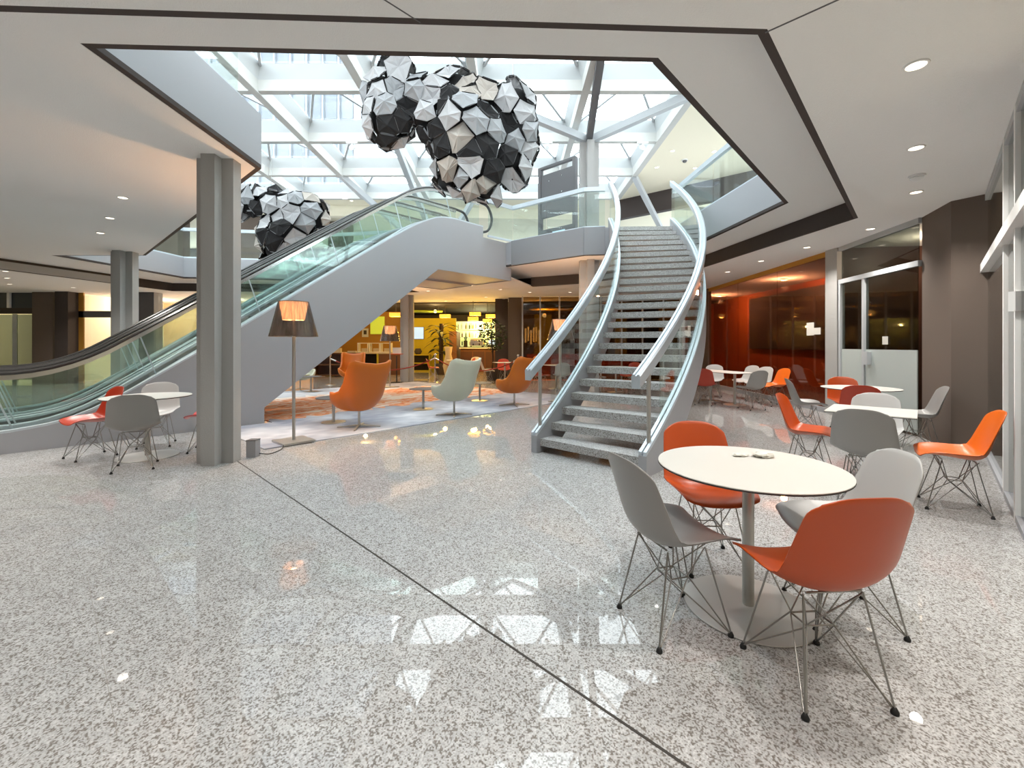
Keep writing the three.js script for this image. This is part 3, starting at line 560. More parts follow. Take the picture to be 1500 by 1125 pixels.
// crumpled napkins
{
  const crumple = (r, sx, sy, sz) => { const g = new THREE.IcosahedronGeometry(r, 2); const p = g.attributes.position, m = new Map(); for (let i = 0; i < p.count; i++) { const k = [p.getX(i), p.getY(i), p.getZ(i)].map((q) => q.toFixed(4)).join(); if (!m.has(k)) m.set(k, 0.72 + rnd() * 0.5); const s = m.get(k); p.setXYZ(i, p.getX(i) * s * sx, Math.max(-r * sy * 0.7, p.getY(i) * s * sy), p.getZ(i) * s * sz); } g.computeVertexNormals(); g.computeBoundingBox(); g.translate(0, -g.boundingBox.min.y, 0); return g; };
  const n1 = mesh('paper_napkin', crumple(0.03, 1.5, 0.35, 0.8), M.paper); n1.position.set(1.27, 0.731, -2.47); dress(n1, 'smaller flat white napkin on the large round table', 'napkin');
  const n2 = mesh('paper_napkin', crumple(0.042, 1.35, 0.45, 0.9), M.paper); n2.position.set(1.385, 0.731, -2.45); dress(n2, 'bigger crumpled white napkin on the large round table', 'napkin');
}
squareTable(3.4, 4.2, 47, 'square white table with orange chairs either side, near the brown pillar');
chair('greyShell', 3.03, 3.80, 46, 'grey shell chair with its back to us at the square table', G2);
chair('orange', 3.08, 4.60, -44, 'dark orange shell chair seen from the side, at the square table towards the stairs', G2);
chair('paleShell', 3.76, 4.62, 226, 'light grey shell chair behind the square table, facing us', G2);
chair('brightOrange', 3.66, 3.68, 146, 'bright orange shell chair in profile next to the diagonal glazing', G2);
roundTable(5.02, 6.4, 'round white table in front of the frosted glass door', 0.47);
chair('orange', 5.3, 7.02, -112, 'orange shell chair behind the round table at the glass door', G3);
chair('red', 4.66, 5.95, 55, 'red shell chair with its back to us at the round table by the glass door', G3);
chair('greyShell', 4.55, 6.85, -20, 'grey shell chair in profile before the tinted glazing edge, at the round table', G3);
chair('greyShell', 5.22, 5.72, 150, 'grey shell chair in profile against the brown pillar', G3);
squareTable(4.78, 10.68, 17.5, 'white square table farther along the orange glazing, pushed to its twin', 0.7, 'twin tables by the orange glazing');
squareTable(5.0, 9.96, 17.5, 'white square table next to the orange glazing, nearer the round table', 0.7, 'twin tables by the orange glazing');
chair('red', 4.35, 10.0, 55, 'red shell chair at the twin tables beside the stair stringer', G4);
chair('paleShell', 5.2, 11.45, -120, 'pale grey shell chair at the far end of the twin tables', G4);
chair('greyShell', 5.02, 9.3, 100, 'grey shell chair with its back to us at the twin tables', G4);
chair('paleShell', 5.85, 11.12, 200, 'pale grey shell chair at the orange glazing, first of a close pair', G4);
chair('paleShell', 5.82, 10.48, 200, 'pale grey shell chair at the orange glazing beside the bright orange one', G4);
chair('brightOrange', 5.82, 9.85, 185, 'bright orange shell chair right against the orange glazing', G4);
roundTable(-4.41, 5.37, 'round white table between the lone column and the escalator', 0.44);
chair('greyShell', -4.14, 4.88, 123, 'dark grey shell chair with its back to us at the escalator table', G5);
chair('red', -5.07, 5.34, 242, 'red-orange shell chair turned away from the escalator table', G5);
chair('paleShell', -4.78, 5.97, -62, 'light grey shell chair against the escalator side', G5);
chair('crimson', -3.9, 5.72, 200, 'crimson shell chair half hidden by the lone column', G5);

// ---------------------------------------------------------------- lounge: rug, egg chairs, side tables, lamps
{
  const e = [0.676, 0.737], n = [-0.737, 0.676], o = [-3.05, 5.85], q = (a, c) => [o[0] + e[0] * a + n[0] * c, o[1] + e[1] * a + n[1] * c];
  const pts = [q(-0.2, 0), q(7.3, 0), q(7.3, 7.2), q(0.6, 7.2), q(0.6, 2.02), q(-0.2, 2.02)];
  const g = slab(pts, 0, 0.012), p = g.attributes.position, uv = new Float32Array(p.count * 2);
  for (let i = 0; i < p.count; i++) { const x = p.getX(i) - o[0], d = -p.getZ(i) - o[1]; uv[2 * i] = (x * e[0] + d * e[1]) / 9.8 + 0.1; uv[2 * i + 1] = (x * n[0] + d * n[1]) / 7.5; }
  g.setAttribute('uv', new THREE.BufferAttribute(uv, 2));
  dress(mesh('lounge_rug', g, M.rug), 'large pale rug with a painted orange band under the egg chairs', 'rug');
}
const egg = (() => {
  const rimK = [[0, .40, .31], [25, .43, .36], [46, .56, .44], [62, .60, .45], [78, .585, .42], [90, .62, .375], [99, .74, .36], [108, .93, .375], [118, 1.06, .40], [130, 1.09, .415], [155, 1.05, .41], [180, 1.035, .405]];
  const rim = (a) => { a = Math.abs(a); for (let i = 0; i < rimK.length - 1; i++) { const p = rimK[i], q = rimK[i + 1]; if (a <= q[0]) { let t = (a - p[0]) / (q[0] - p[0]); t = t * t * (3 - 2 * t) * 0.5 + t * 0.5; return [p[1] + (q[1] - p[1]) * t, p[2] + (q[2] - p[2]) * t]; } } return [rimK.at(-1)[1], rimK.at(-1)[2]]; };
  const grid = [], nu = 72, nv = 20, y0 = 0.27;
  for (let i = 0; i < nu; i++) {
    const a = -180 + 360 * i / nu, [yr, rr] = rim(a), row = [];
    for (let j = 0; j <= nv; j++) {
      const s = j / nv, tall = Math.max(0, (yr - 0.6) / 0.5);
      const y = y0 + (yr - y0) * Math.pow(s, 2.2), belly = Math.pow(Math.sin(Math.min(1, s * 1.02) * Math.PI / 2), 0.95);
      const waist = 1 - 0.07 * tall * Math.exp(-Math.pow((y - 0.72) / 0.16, 2));
      const r = 0.02 + (rr - 0.02) * belly * waist, lean = -0.09 * Math.max(0, y - 0.38) / 0.6 - 0.02;
      row.push(V(Math.cos(a * DEG) * r * 1.0 + lean, y, Math.sin(a * DEG) * r * 1.06));
    }
    grid.push(row);
  }
  return { shell: thickSheet(grid, (i, j) => (j < 3 ? 0.03 : 0.045) * -1, true), cushion: (() => { const g = new THREE.SphereGeometry(0.26, 32, 16); g.scale(1.05, 0.24, 1); g.translate(0.01, 0.435, 0); return g; })() };
})();
const eggStem = lathe([[0.0001, 0.03], [0.026, 0.03], [0.022, 0.06], [0.02, 0.3], [0.06, 0.31], [0.0001, 0.31]], 20);
const eggSpoke = (() => { const g = new THREE.BoxGeometry(0.34, 0.022, 0.04); const p = g.attributes.position; for (let i = 0; i < p.count; i++) { const f = p.getX(i) > 0; if (f) { p.setY(i, p.getY(i) * 0.5); p.setZ(i, p.getZ(i) * 0.6); } else p.setY(i, p.getY(i) + 0.028); } g.translate(0.17, 0.011, 0); g.computeVertexNormals(); return g; })();
function eggChair(mat, x, d, face, label) {
  const t = thing('egg_chair', label, 'armchair', x, 0.012, d, face, 'egg chairs round the rug');
  mesh('shell', egg.shell, M[mat], t); mesh('seat_cushion', egg.cushion, M[mat], t); mesh('stem', eggStem, M.brushed, t);
  for (let k = 0; k < 4; k++) { const s = mesh('base_spoke', eggSpoke, M.brushed, t); s.rotation.y = (45 + 90 * k) * DEG; }
}
eggChair('leatherOrange', -2.48, 7.2, 142, 'orange leather egg chair with its back to us, next to the tall floor lamp');
eggChair('leatherWhite', -1.1, 8.43, 142, 'off-white leather egg chair between the two orange ones');
eggChair('leatherOrange', 0.05, 9.8, 146, 'orange leather egg chair beside the staircase foot');
eggChair('leatherOrange', -5.1, 14.2, -75, 'distant orange leather egg chair facing us across the rug');
eggChair('leatherWhite', -6.35, 13.3, -20, 'off-white egg chair half hidden below the escalator underside');
function sideTable(x, d, label) {
  const t = thing('side_table', label, 'side table', x, 0.012, d, 0, 'round side tables on the rug');
  mesh('table_top', lathe([[0.0001, 0.42], [0.285, 0.42], [0.29, 0.427], [0.285, 0.434], [0.0001, 0.434]], 40), M.greyDark, t); mesh('pole', rod(V(0, 0.008, 0), V(0, 0.42, 0), 0.025, 0.025, 16), M.brushed, t); mesh('base', lathe([[0.0001, 0], [0.2, 0], [0.2, 0.008], [0.0001, 0.012]], 40), M.brushed, t);
}
sideTable(-3.08, 7.66, 'low round side table beside the orange egg chair at the lamp');
sideTable(-1.84, 9.2, 'low round side table beside the off-white egg chair');
sideTable(-0.77, 10.6, 'low round side table behind the off-white egg chair, near the stair-side orange one');
sideTable(-5.75, 12.7, 'low round side table under the escalator underside');
function floorLamp(x, d, label, cable) {
  const t = thing('floor_lamp', label, 'floor lamp', x, 0.012, d, -42, 'smoky-shaded floor lamps');
  mesh('base', box(0, 0.012, 0, 0.42, 0.024, 0.42), M.brushed, t); mesh('pole', rod(V(0, 0.02, 0), V(0, 1.72, 0), 0.021, 0.021, 16), M.brushed, t);
  mesh('shade', lathe([[0.315, 1.45], [0.195, 1.935], [0.19, 1.935], [0.31, 1.45]], 48), M.shadeSmoke, t);
  const inner = mesh('inner_shade', lathe([[0.14, 1.68], [0.183, 1.925], [0.18, 1.925], [0.137, 1.68]], 40), M.shadeInner, t);
  const p = new THREE.PointLight(0xffc890, 6, 0, 2); p.position.set(0, 1.79, 0); p.shadow.radius = 3; p.castShadow = true; t.add(p);
  if (cable) { t.updateMatrixWorld(true); mesh('cable', tube(cable.map((p) => t.worldToLocal(p.clone())), 0.006, 40, 6), M.rubber, t); }
}
floorLamp(-3.02, 6.14, 'tall floor lamp with smoky pleated shade beside the lone column', [V(-3.1, 0.03, -6.0), V(-3.0, 0.02, -5.82), V(-2.93, 0.02, -5.6), V(-2.98, 0.012, -5.44), V(-3.07, 0.03, -5.39)].map((p) => p));
floorLamp(-3.85, 14.0, 'distant smoky-shaded floor lamp in front of the cafe shelves');
floorLamp(1.14, 10.4, 'smoky-shaded floor lamp seen behind the stair handrail');
{
  const b = thing('floor_socket_box', 'small grey socket box at the foot of the lone column', 'socket box', -3.125, 0, 5.36, 2); mesh('body', box(0, 0.1, 0, 0.11, 0.2, 0.11), M.grey, b); mesh('lid', box(0, 0.203, 0, 0.114, 0.008, 0.114), M.greyDark, b);
}
// rope barrier
{
  const posts = [[-2.72, 15.7], [0.2, 14.4], [-6.1, 14.9]];
  const labs = ['silver rope-barrier post in front of the cafe, between the egg chairs', 'silver rope-barrier post behind the stair-side orange egg chair', 'silver rope-barrier post beside the escalator underside'];
  posts.forEach((p, i) => { const t = thing('barrier_post', labs[i], 'barrier post', p[0], 0, p[1], 0, 'rope barrier posts'); mesh('base', lathe([[0.0001, 0], [0.16, 0], [0.16, 0.015], [0.04, 0.04], [0.0001, 0.04]], 32), M.chrome, t); mesh('pole', rod(V(0, 0.03, 0), V(0, 0.96, 0), 0.024, 0.024, 16), M.chrome, t); mesh('knob', new THREE.SphereGeometry(0.045, 16, 12).translate(0, 1.0, 0), M.chrome, t); });
  const sag = (p, q) => [0, .1, .25, .5, .75, .9, 1].map((t) => { const a = lerp2(p, q, t); return V(a[0], 0.88 - 0.42 * 4 * t * (1 - t), -a[1]); });
  const ropes = [[posts[0], posts[1], 'dark red barrier rope sagging behind the off-white egg chair'], [posts[2], posts[0], 'dark red barrier rope sagging behind the orange egg chair by the lamp']];
  for (const [p, q, lab] of ropes) { const t = thing('barrier_rope', lab, 'rope', 0, 0, 0, 0, 'barrier ropes'); mesh('rope', tube(sag(p, q), 0.02, 40, 8), M.rope, t); const s = sag(p, q); mesh('end_hook', rod(s[0], s[0].clone().lerp(s[1], 0.5), 0.026, 0.026, 10), M.chrome, t); mesh('end_hook', rod(s[6].clone().lerp(s[5], 0.5), s[6], 0.026, 0.026, 10), M.chrome, t); }
}
// ---------------------------------------------------------------- hanging felt clouds
function feltCloud(label, cx, cy, d, lobes, spacing, wires, sd, inky = []) {
  const keep = seed; seed = sd;
  const t = thing('felt_cloud', label, 'hanging sculpture', cx, cy, d, 0);
  const sdf = (p) => { let s = 0; const k = 9; for (const [x, y, z, rx, ry, rz] of lobes) { const dx = (p.x - x) / rx, dy = (p.y - y) / ry, dz = (p.z - z) / rz, l = Math.sqrt(dx * dx + dy * dy + dz * dz), m = Math.min(rx, ry, rz); s += Math.exp(-k * (l - 1) * m / 0.5); } return -Math.log(s + 1e-30) / k * 0.5; };
  const grad = (p) => { const e = 0.01; return V(sdf(V(p.x + e, p.y, p.z)) - sdf(V(p.x - e, p.y, p.z)), sdf(V(p.x, p.y + e, p.z)) - sdf(V(p.x, p.y - e, p.z)), sdf(V(p.x, p.y, p.z + e)) - sdf(V(p.x, p.y, p.z - e))).normalize(); };
  const cand = [];
  for (let k = 0; k < 7000; k++) { const L = lobes[k % lobes.length], a = rnd() * 6.283, c = rnd() * 2 - 1, s = Math.sqrt(1 - c * c); let p = V(L[0] + L[3] * s * Math.cos(a), L[1] + L[4] * c, L[2] + L[5] * s * Math.sin(a)); for (let q = 0; q < 8; q++) p.addScaledVector(grad(p), -sdf(p) * 0.9); if (Math.abs(sdf(p)) < 0.03) cand.push(p); }
  const pts = []; const dist = cand.map(() => 1e9); let cur = 0;
  for (;;) { const p = cand[cur]; pts.push(p); let far = -1, fi = 0; for (let i = 0; i < cand.length; i++) { const q = cand[i].distanceTo(p); if (q < dist[i]) dist[i] = q; if (dist[i] > far) { far = dist[i]; fi = i; } } if (far < spacing || pts.length > 260) break; cur = fi; }
  const nors = pts.map(grad);
  pts.forEach((p, i) => {
    const n = nors[i].clone().add(V(rnd() - .5, rnd() - .5, rnd() - .5).multiplyScalar(0.2)).normalize(), a = V(n.y, n.z, n.x).cross(n).normalize(), b = n.clone().cross(a);
    let poly = []; const R = spacing * 1.05; for (let k = 0; k < 8; k++) poly.push([R * Math.cos(k * Math.PI / 4 + 0.2), R * Math.sin(k * Math.PI / 4 + 0.2)]);
    pts.forEach((q, j) => { if (j === i || q.distanceTo(p) > spacing * 2.4 || nors[j].dot(nors[i]) < -0.1) return; const v = q.clone().sub(p), u = [v.dot(a), v.dot(b)], L = Math.hypot(...u); if (L < 1e-3) return; const h = L / 2; const out = []; for (let k = 0; k < poly.length; k++) { const P = poly[k], Q = poly[(k + 1) % poly.length], dp = (P[0] * u[0] + P[1] * u[1]) / L - h, dq = (Q[0] * u[0] + Q[1] * u[1]) / L - h; if (dp <= 0) out.push(P); if (dp * dq < 0) { const s = dp / (dp - dq); out.push([P[0] + (Q[0] - P[0]) * s, P[1] + (Q[1] - P[1]) * s]); } } poly = out; });
    poly = poly.filter((q, k) => { const r = poly[(k + 1) % poly.length]; return Math.hypot(q[0] - r[0], q[1] - r[1]) > spacing * 0.12; });
    if (poly.length < 3) return;
    const c0 = poly.reduce((s, q) => [s[0] + q[0] / poly.length, s[1] + q[1] / poly.length], [0, 0]);
    const W = (q, h, s = 1.06) => p.clone().addScaledVector(a, c0[0] + (q[0] - c0[0]) * s).addScaledVector(b, c0[1] + (q[1] - c0[1]) * s).addScaledVector(n, h);
    const bulge = (rnd() < 0.72 ? 1 : -0.75) * spacing * (0.3 + rnd() * 0.2), face = [], side = [], m = poly.length, C = W(c0, bulge);
    for (let k = 0; k < m; k++) {
      const A = W(poly[k], 0), Bq = W(poly[(k + 1) % m], 0), mid = [(poly[k][0] + poly[(k + 1) % m][0]) / 2, (poly[k][1] + poly[(k + 1) % m][1]) / 2], Em = W(mid, -spacing * 0.03), H = W(mid, bulge * 0.34, 0.52);
      face.push(A, Em, H, Em, Bq, H, A, H, C, H, Bq, C);
      const up = spacing * 0.035, dn = -spacing * 0.1, A1 = W(poly[k], up, 1.07), B1 = W(poly[(k + 1) % m], up, 1.07), A2 = W(poly[k], dn, 0.97), B2 = W(poly[(k + 1) % m], dn, 0.97), s0 = A1.clone().lerp(B1, 0.16), s1 = A1.clone().lerp(B1, 0.84), t0 = A2.clone().lerp(B2, 0.06), t1 = A2.clone().lerp(B2, 0.94);
      side.push(s0, s1, t1, s0, t1, t0);
    }
    const g = new THREE.BufferGeometry(); g.setAttribute('position', new THREE.Float32BufferAttribute([...face, ...side].flatMap((v) => [v.x, v.y, v.z]), 3)); g.addGroup(0, face.length, 0); g.addGroup(face.length, side.length, 1); g.computeVertexNormals();
    const r = rnd(), near = Math.min(9, ...inky.map((q) => Math.hypot(q.x - p.x, q.y - p.y))), low = near < 0.2 ? 0.85 : 0.07, mat = r < low ? M.feltBlack : r < 0.62 ? M.feltPale : r < 0.86 ? M.feltGrey : M.feltWarm;
    mesh('felt_tile', g, [mat, mat === M.feltBlack ? M.feltGrey : M.feltBlack], t);
  });
  mesh('inner_layer', lobes.map(([x, y, z, rx, ry, rz]) => new THREE.SphereGeometry(1, 14, 10).scale(rx * 0.74, ry * 0.74, rz * 0.74).translate(x, y, z)), M.feltBlack, t);
  for (const [x, y, z] of wires) mesh('wire', rod(V(x, y, z), V(x, Y_ROOF - cy - 0.1, z), 0.005, 0.005, 6), M.chrome, t);
  seed = keep;
}
{
  const s = 8.0 / FOC, L = (px, py, rx, ry, dz = 0, rz) => [(px - 662) * s, (195 - py) * s, dz, rx * s, ry * s, (rz ?? Math.min(rx, ry)) * s];
  const blobs = [[565, 140, 30, 26, 0.05], [572, 180, 34, 36, 0.1], [583, 112, 25, 19, 0.05], [618, 145, 26, 28, 0.05], [626, 178, 24, 26, 0.1], [665, 125, 32, 26, -0.1], [650, 150, 30, 28, 0], [702, 150, 34, 30, 0], [682, 185, 38, 34, 0.2], [652, 207, 26, 28, 0.05], [706, 205, 34, 32, 0.15], [672, 235, 32, 30, 0.1], [705, 248, 32, 30, 0.15], [654, 264, 17, 20, 0], [712, 282, 18, 13, 0], [688, 274, 20, 18, 0.1], [757, 153, 21, 23, 0.1], [735, 168, 20, 24, 0.05], [762, 195, 24, 24, 0], [770, 215, 18, 22, -0.1], [748, 235, 22, 26, 0], [752, 258, 16, 12, 0]].map((q) => L(...q));
  const inky = [[590, 168], [570, 200], [606, 190], [636, 205], [640, 228], [668, 160], [696, 232], [706, 242], [655, 268], [690, 284], [738, 238], [742, 196], [712, 262]].map(([x, y]) => V((x - 662) * s, (195 - y) * s, 0.45));
  feltCloud('big hanging sculpture of grey and black felt tiles above the escalator head', (662 - 750) * s, EYE + (HOR - 195) * s, 8.0, blobs, 0.265, [[-0.95, 1.15, 0], [0, 1.0, 0], [1.1, 0.7, 0.1]], 77, inky);
  const s2 = 12.6 / FOC, L2 = (px, py, rx, ry, dz = 0) => [(px - 418) * s2, (318 - py) * s2, dz, rx * s2, ry * s2, Math.min(rx, ry) * s2];
  feltCloud('second hanging sculpture of grey felt tiles, farther back behind the escalator handrails', (418 - 750) * s2, EYE + (HOR - 318) * s2, 12.6, [L2(372, 290, 16, 16), L2(400, 300, 30, 22), L2(440, 310, 34, 26), L2(462, 318, 16, 22), L2(405, 345, 24, 26), L2(425, 340, 30, 26), L2(400, 365, 14, 18), L2(360, 300, 12, 18)], 0.34, [[-0.4, 0.6, 0], [0.5, 0.5, 0]], 1234, [[376, 310], [390, 317], [402, 348], [412, 360], [430, 337], [446, 342], [475, 325]].map(([x, y]) => V((x - 418) * s2, (318 - y) * s2, 0.4)));
}
// ---------------------------------------------------------------- cafe behind the rug
const atD = (px, d) => (px - 750) / FOC * d, hAt = (py, d) => EYE + (HOR - py) / FOC * d;
struct('ceiling', slab([[-13, 20.2], [10, 18.2], [10, 26.9], [-13, 26.9]], Y_LOW - 0.05, Y_LOW - 0.01), M.dark, 'dark suspended ceiling over the cafe bar', 'ceiling');
{
  struct('wall_yellow', box(-4.05, 1.36, -23, 2.3, 2.72, 0.2), M.yellowWall, 'mustard yellow partition wall left of the bar', 'wall');
  struct('wall_ochre', box(-8.6, 1.57, -24.2, 6.2, 3.14, 0.2), M.ochre, 'ochre cafe wall behind the display shelves', 'wall');
  struct('wall_divider', box(-2.85, 1.0, -22.2, 0.35, 2.0, 1.6), M.wood, 'dark wooden divider at the end of the bar', 'wall');
  const tv = thing('wall_screen', 'small pale screen on the mustard yellow wall', 'screen', atD(613, 22.8), 1.95, 22.85, 0); mesh('panel', box(0, 0, 0, 0.5, 0.6, 0.05), M.screen, tv); mesh('frame', box(0, 0, -0.02, 0.54, 0.64, 0.04), M.greyDark, tv);
  const nc = thing('low_cabinet', 'low open cabinet under the pale wall screen', 'cabinet', -4.75, 0, 22.5, 0);
  for (const y of [0.03, 0.42, 0.84]) mesh('shelf', box(0, y, 0, 1.2, 0.05, 0.5), M.yellowWall, nc); for (const s of [-1, 1]) mesh('side', box(s * 0.6, 0.43, 0, 0.05, 0.86, 0.5), M.yellowWall, nc); mesh('back', box(0, 0.43, -0.23, 1.18, 0.8, 0.03), M.dark, nc);
  const pot = thing('plant_pot', 'dark round vase on the low cabinet', 'vase', -4.75, 0.865, 22.45, 0); mesh('body', lathe([[0.0001, 0], [0.12, 0], [0.2, 0.14], [0.12, 0.3], [0.1, 0.3], [0.0001, 0.28]], 24), M.dark, pot);
  // bar
  const bar = thing('bar_counter', 'dark cafe bar counter with pale top', 'bar counter', -1.62, 0, 22, 0); mesh('body', box(0, 0.58, 0, 1.8, 1.16, 0.6), M.wood, bar); mesh('top', box(0, 1.19, 0.02, 1.9, 0.06, 0.75), M.white, bar); for (const x of [-0.6, 0, 0.6]) mesh('front_panel', box(x, 0.56, 0.31, 0.56, 0.9, 0.02), M.redbrown, bar);
  const bk = thing('bottle_shelf', 'brightly lit glass shelf wall behind the bar', 'shelf', -1.75, 0, 24.6, 0);
  mesh('light_panel_backlit', box(0, 1.95, -0.1, 2.9, 1.4, 0.05), std({ color: 0xdfe6b0, emissive: 0xd6e08a, emissiveIntensity: 0.9 }), bk); for (const y of [1.3, 1.75, 2.2, 2.62]) mesh('shelf', box(0, y, 0.08, 2.9, 0.03, 0.26), M.white, bk); for (const x of [-1.45, 1.45]) mesh('side', box(x, 1.6, 0.05, 0.06, 2.2, 0.3), M.dark, bk); mesh('cupboard', box(0, 0.55, 0.05, 2.8, 1.1, 0.4), M.wood, bk);
  const pl = new THREE.PointLight(0xf4f0b8, 9, 0, 2); pl.position.set(-1.75, 2.3, -23.9); scene.add(pl);
  const bg = lathe([[0.0001, 0], [0.04, 0], [0.04, 0.18], [0.015, 0.24], [0.015, 0.3], [0.0001, 0.3]], 10), bm = [M.wood, M.ceramic, M.leaf, M.paper, M.ochre];
  for (let r = 0; r < 3; r++) for (let k = 0; k < 13; k++) { const m = mesh('bottle', bg, bm[(k * 7 + r * 3) % 5]); m.position.set(-2.95 + k * 0.2, [1.316, 1.766, 2.216][r], -24.5); dress(m, ['bottle on the lowest lit shelf behind the bar', 'bottle on the middle lit shelf behind the bar', 'bottle on the upper lit shelf behind the bar'][r], 'bottle', ['bottles on the lowest bar shelf', 'bottles on the middle bar shelf', 'bottles on the upper bar shelf'][r]); }
  const em = thing('espresso_machine', 'chrome espresso machine on the bar counter', 'coffee machine', -1.75, 1.22, 22, 0); mesh('body', box(0, 0.22, 0, 0.62, 0.3, 0.4, 0, 0.03), M.chrome, em); for (const x of [-0.28, 0.28]) mesh('leg', box(x, 0.035, 0, 0.04, 0.07, 0.3), M.rubber, em); mesh('cup_rail', box(0, 0.4, 0, 0.6, 0.05, 0.36), M.brushed, em); for (const x of [-0.15, 0.15]) mesh('group_head', rod(V(x, 0.18, 0.22), V(x, 0.1, 0.25), 0.035, 0.03, 12), M.rubber, em);
  const till = thing('till_screen', 'cash till with lit screen on the bar counter', 'till', -1.0, 1.22, 22, 0); mesh('stand', box(0, 0.06, 0, 0.2, 0.12, 0.2), M.rubber, till); mesh('screen', box(0, 0.26, 0.02, 0.32, 0.24, 0.03), M.screen, till);
  const gr = thing('coffee_grinder', 'black coffee grinder at the end of the bar counter', 'grinder', -2.3, 1.22, 22, 0); mesh('body', box(0, 0.17, 0, 0.18, 0.34, 0.24, 0, 0.02), M.rubber, gr); mesh('hopper', lathe([[0.05, 0.34], [0.1, 0.52], [0.0001, 0.52]], 16), M.greyGlass, gr);
  // pendants
  for (const [px, py, d, w] of [[652, 463, 20, 0.46], [696, 460, 20.5, 0.5], [693, 467, 18.6, 0.42], [719, 463, 20, 0.44], [714, 470, 19, 0.38], [580, 461, 17.6, 0.46]]) {
    const h = hAt(py, d), t = thing('pendant_lamp', px === 580 ? 'amber box pendant lamp left of the cafe entrance column' : 'amber box pendant lamp hanging over the bar', 'pendant lamp', atD(px, d), h, d, 0, 'amber box pendants');
    mesh('lamp_shade', box(0, 0, 0, w, 0.15, w * 0.6), M.amberGlow, t); mesh('cord', rod(V(0, 0.075, 0), V(0, Y_LOW - h - 0.02, 0), 0.012, 0.012, 6), M.greyDark, t);
    const p = new THREE.PointLight(0xffc45a, 5, 0, 2); p.position.set(0, -0.2, 0); p.castShadow = true; p.shadow.radius = 4; t.add(p);
  }
  const raft = thing('ceiling_raft', 'lime green ceiling raft above the mustard wall', 'ceiling raft', -4.1, 2.92, 21, 10); mesh('panel', box(0, 0, 0, 1.6, 0.05, 0.9), std({ color: 0xa8bf2a, roughness: 0.8 }), raft); for (const x of [-0.6, 0.6]) mesh('hanger', rod(V(x, 0.02, 0), V(x, 0.24, 0), 0.01, 0.01, 6), M.greyDark, raft);
  // display desk and shelf frames left of the entrance column
  const desk = thing('display_desk', 'mustard and brown display desk left of the entrance column', 'desk', atD(540, 20), 0, 20, 0);
  mesh('top', box(0, 0.98, 0, 3.6, 0.06, 0.7), M.ceramic, desk); for (const x of [-1.7, -0.6, 0.5, 1.7]) mesh('upright', box(x, 0.475, 0, 0.08, 0.95, 0.66), M.yellowWall, desk); for (const x of [-1.15, -0.05]) mesh('niche_back', box(x, 0.5, -0.28, 1.0, 0.9, 0.04), M.dark, desk); mesh('front', box(1.1, 0.475, 0.3, 1.1, 0.93, 0.04), M.wood, desk);
  for (const [px, n] of [[533, 'first'], [550, 'second'], [566, 'third']]) { const t = thing('display_cube', `cream open display cube, ${n} from the desk end under the escalator`, 'display cube', atD(px, 20), 1.01, 20, 0, 'display cubes on the desk'); for (const s of [-1, 1]) mesh('side', box(s * 0.22, 0.2, 0, 0.04, 0.4, 0.3), M.cream, t); mesh('top', box(0, 0.41, 0, 0.48, 0.03, 0.3), M.cream, t); mesh('base', box(0, 0.015, 0, 0.4, 0.03, 0.3), M.cream, t); mesh('content', box(0.02, 0.11, 0, 0.24, 0.14, 0.14, 0.3), M.ceramic, t); }
  const lime = thing('lime_wall_panel', 'glowing lime green textured light panel behind the display desk', 'light panel', atD(553, 24), 2.4, 24.0, 0); mesh('panel', box(0, 0, 0, 0.75, 0.95, 0.08), M.limeGlow, lime); mesh('frame', box(0, 0, -0.05, 0.85, 1.05, 0.06), M.ochre, lime);
  const pos = thing('poster', 'small white framed poster beside the lime light panel', 'poster', atD(535, 24.05), 2.0, 24.05, 0); mesh('frame', box(0, 0, 0, 0.34, 0.46, 0.03), M.paper, pos); mesh('print', box(0, 0.02, 0.018, 0.16, 0.22, 0.005), M.dark, pos);
  const bsh = thing('book_shelf', 'brown low shelf with books under the escalator underside', 'shelf', atD(497, 19), 0, 19, 0); for (const y of [0.05, 0.5, 0.98]) mesh('shelf', box(0, y, 0, 2.0, 0.05, 0.4), M.wood, bsh); for (const s of [-1, 1]) mesh('side', box(s * 1, 0.5, 0, 0.05, 1.0, 0.4), M.wood, bsh); mesh('back', box(0, 0.5, -0.18, 1.95, 0.95, 0.03), M.redbrown, bsh);
  const sheets = [[-0.6, 0.12], [-0.1, 0.2], [0.55, 0.08]]; sheets.forEach(([x, h], k) => { const m = mesh('paper_stack', box(0, h / 2, 0, 0.34, h, 0.28, 0.1 * k), M.ceramic); m.position.set(atD(497, 19) + x, 1.007, -19); dress(m, ['stack of leaflets at the far end of the brown low shelf', 'tallest stack of leaflets on the brown low shelf', 'thin stack of leaflets on the brown low shelf near the desk'][k], 'leaflets', 'leaflet stacks'); });
  const lect = thing('menu_stand', 'menu stand with open white menu next to the entrance column', 'menu stand', atD(581, 15.8), 0, 15.8, 0); mesh('pole', rod(V(0, 0, 0), V(0, 0.95, 0), 0.02, 0.02, 10), M.rubber, lect); mesh('base', box(0, 0.012, 0, 0.34, 0.024, 0.3), M.rubber, lect); const bd = mesh('board', box(0, 1.02, 0, 0.4, 0.03, 0.3), M.orange, lect); mesh('menu', box(0, 0.16, -0.04, 0.3, 0.22, 0.02), M.paper, lect).position.y = 0.98;
  // plants
  const palm = thing('potted_palm', 'dark dracaena palm in front of the mustard wall', 'potted plant', atD(646, 20), 0, 20, 0);
  mesh('pot', lathe([[0.0001, 0], [0.2, 0], [0.27, 0.5], [0.23, 0.5], [0.22, 0.44], [0.0001, 0.44]], 24), M.dark, palm); mesh('trunk', rod(V(0, 0.4, 0), V(0.02, 2.3, 0), 0.1, 0.09, 10), M.bark, palm);
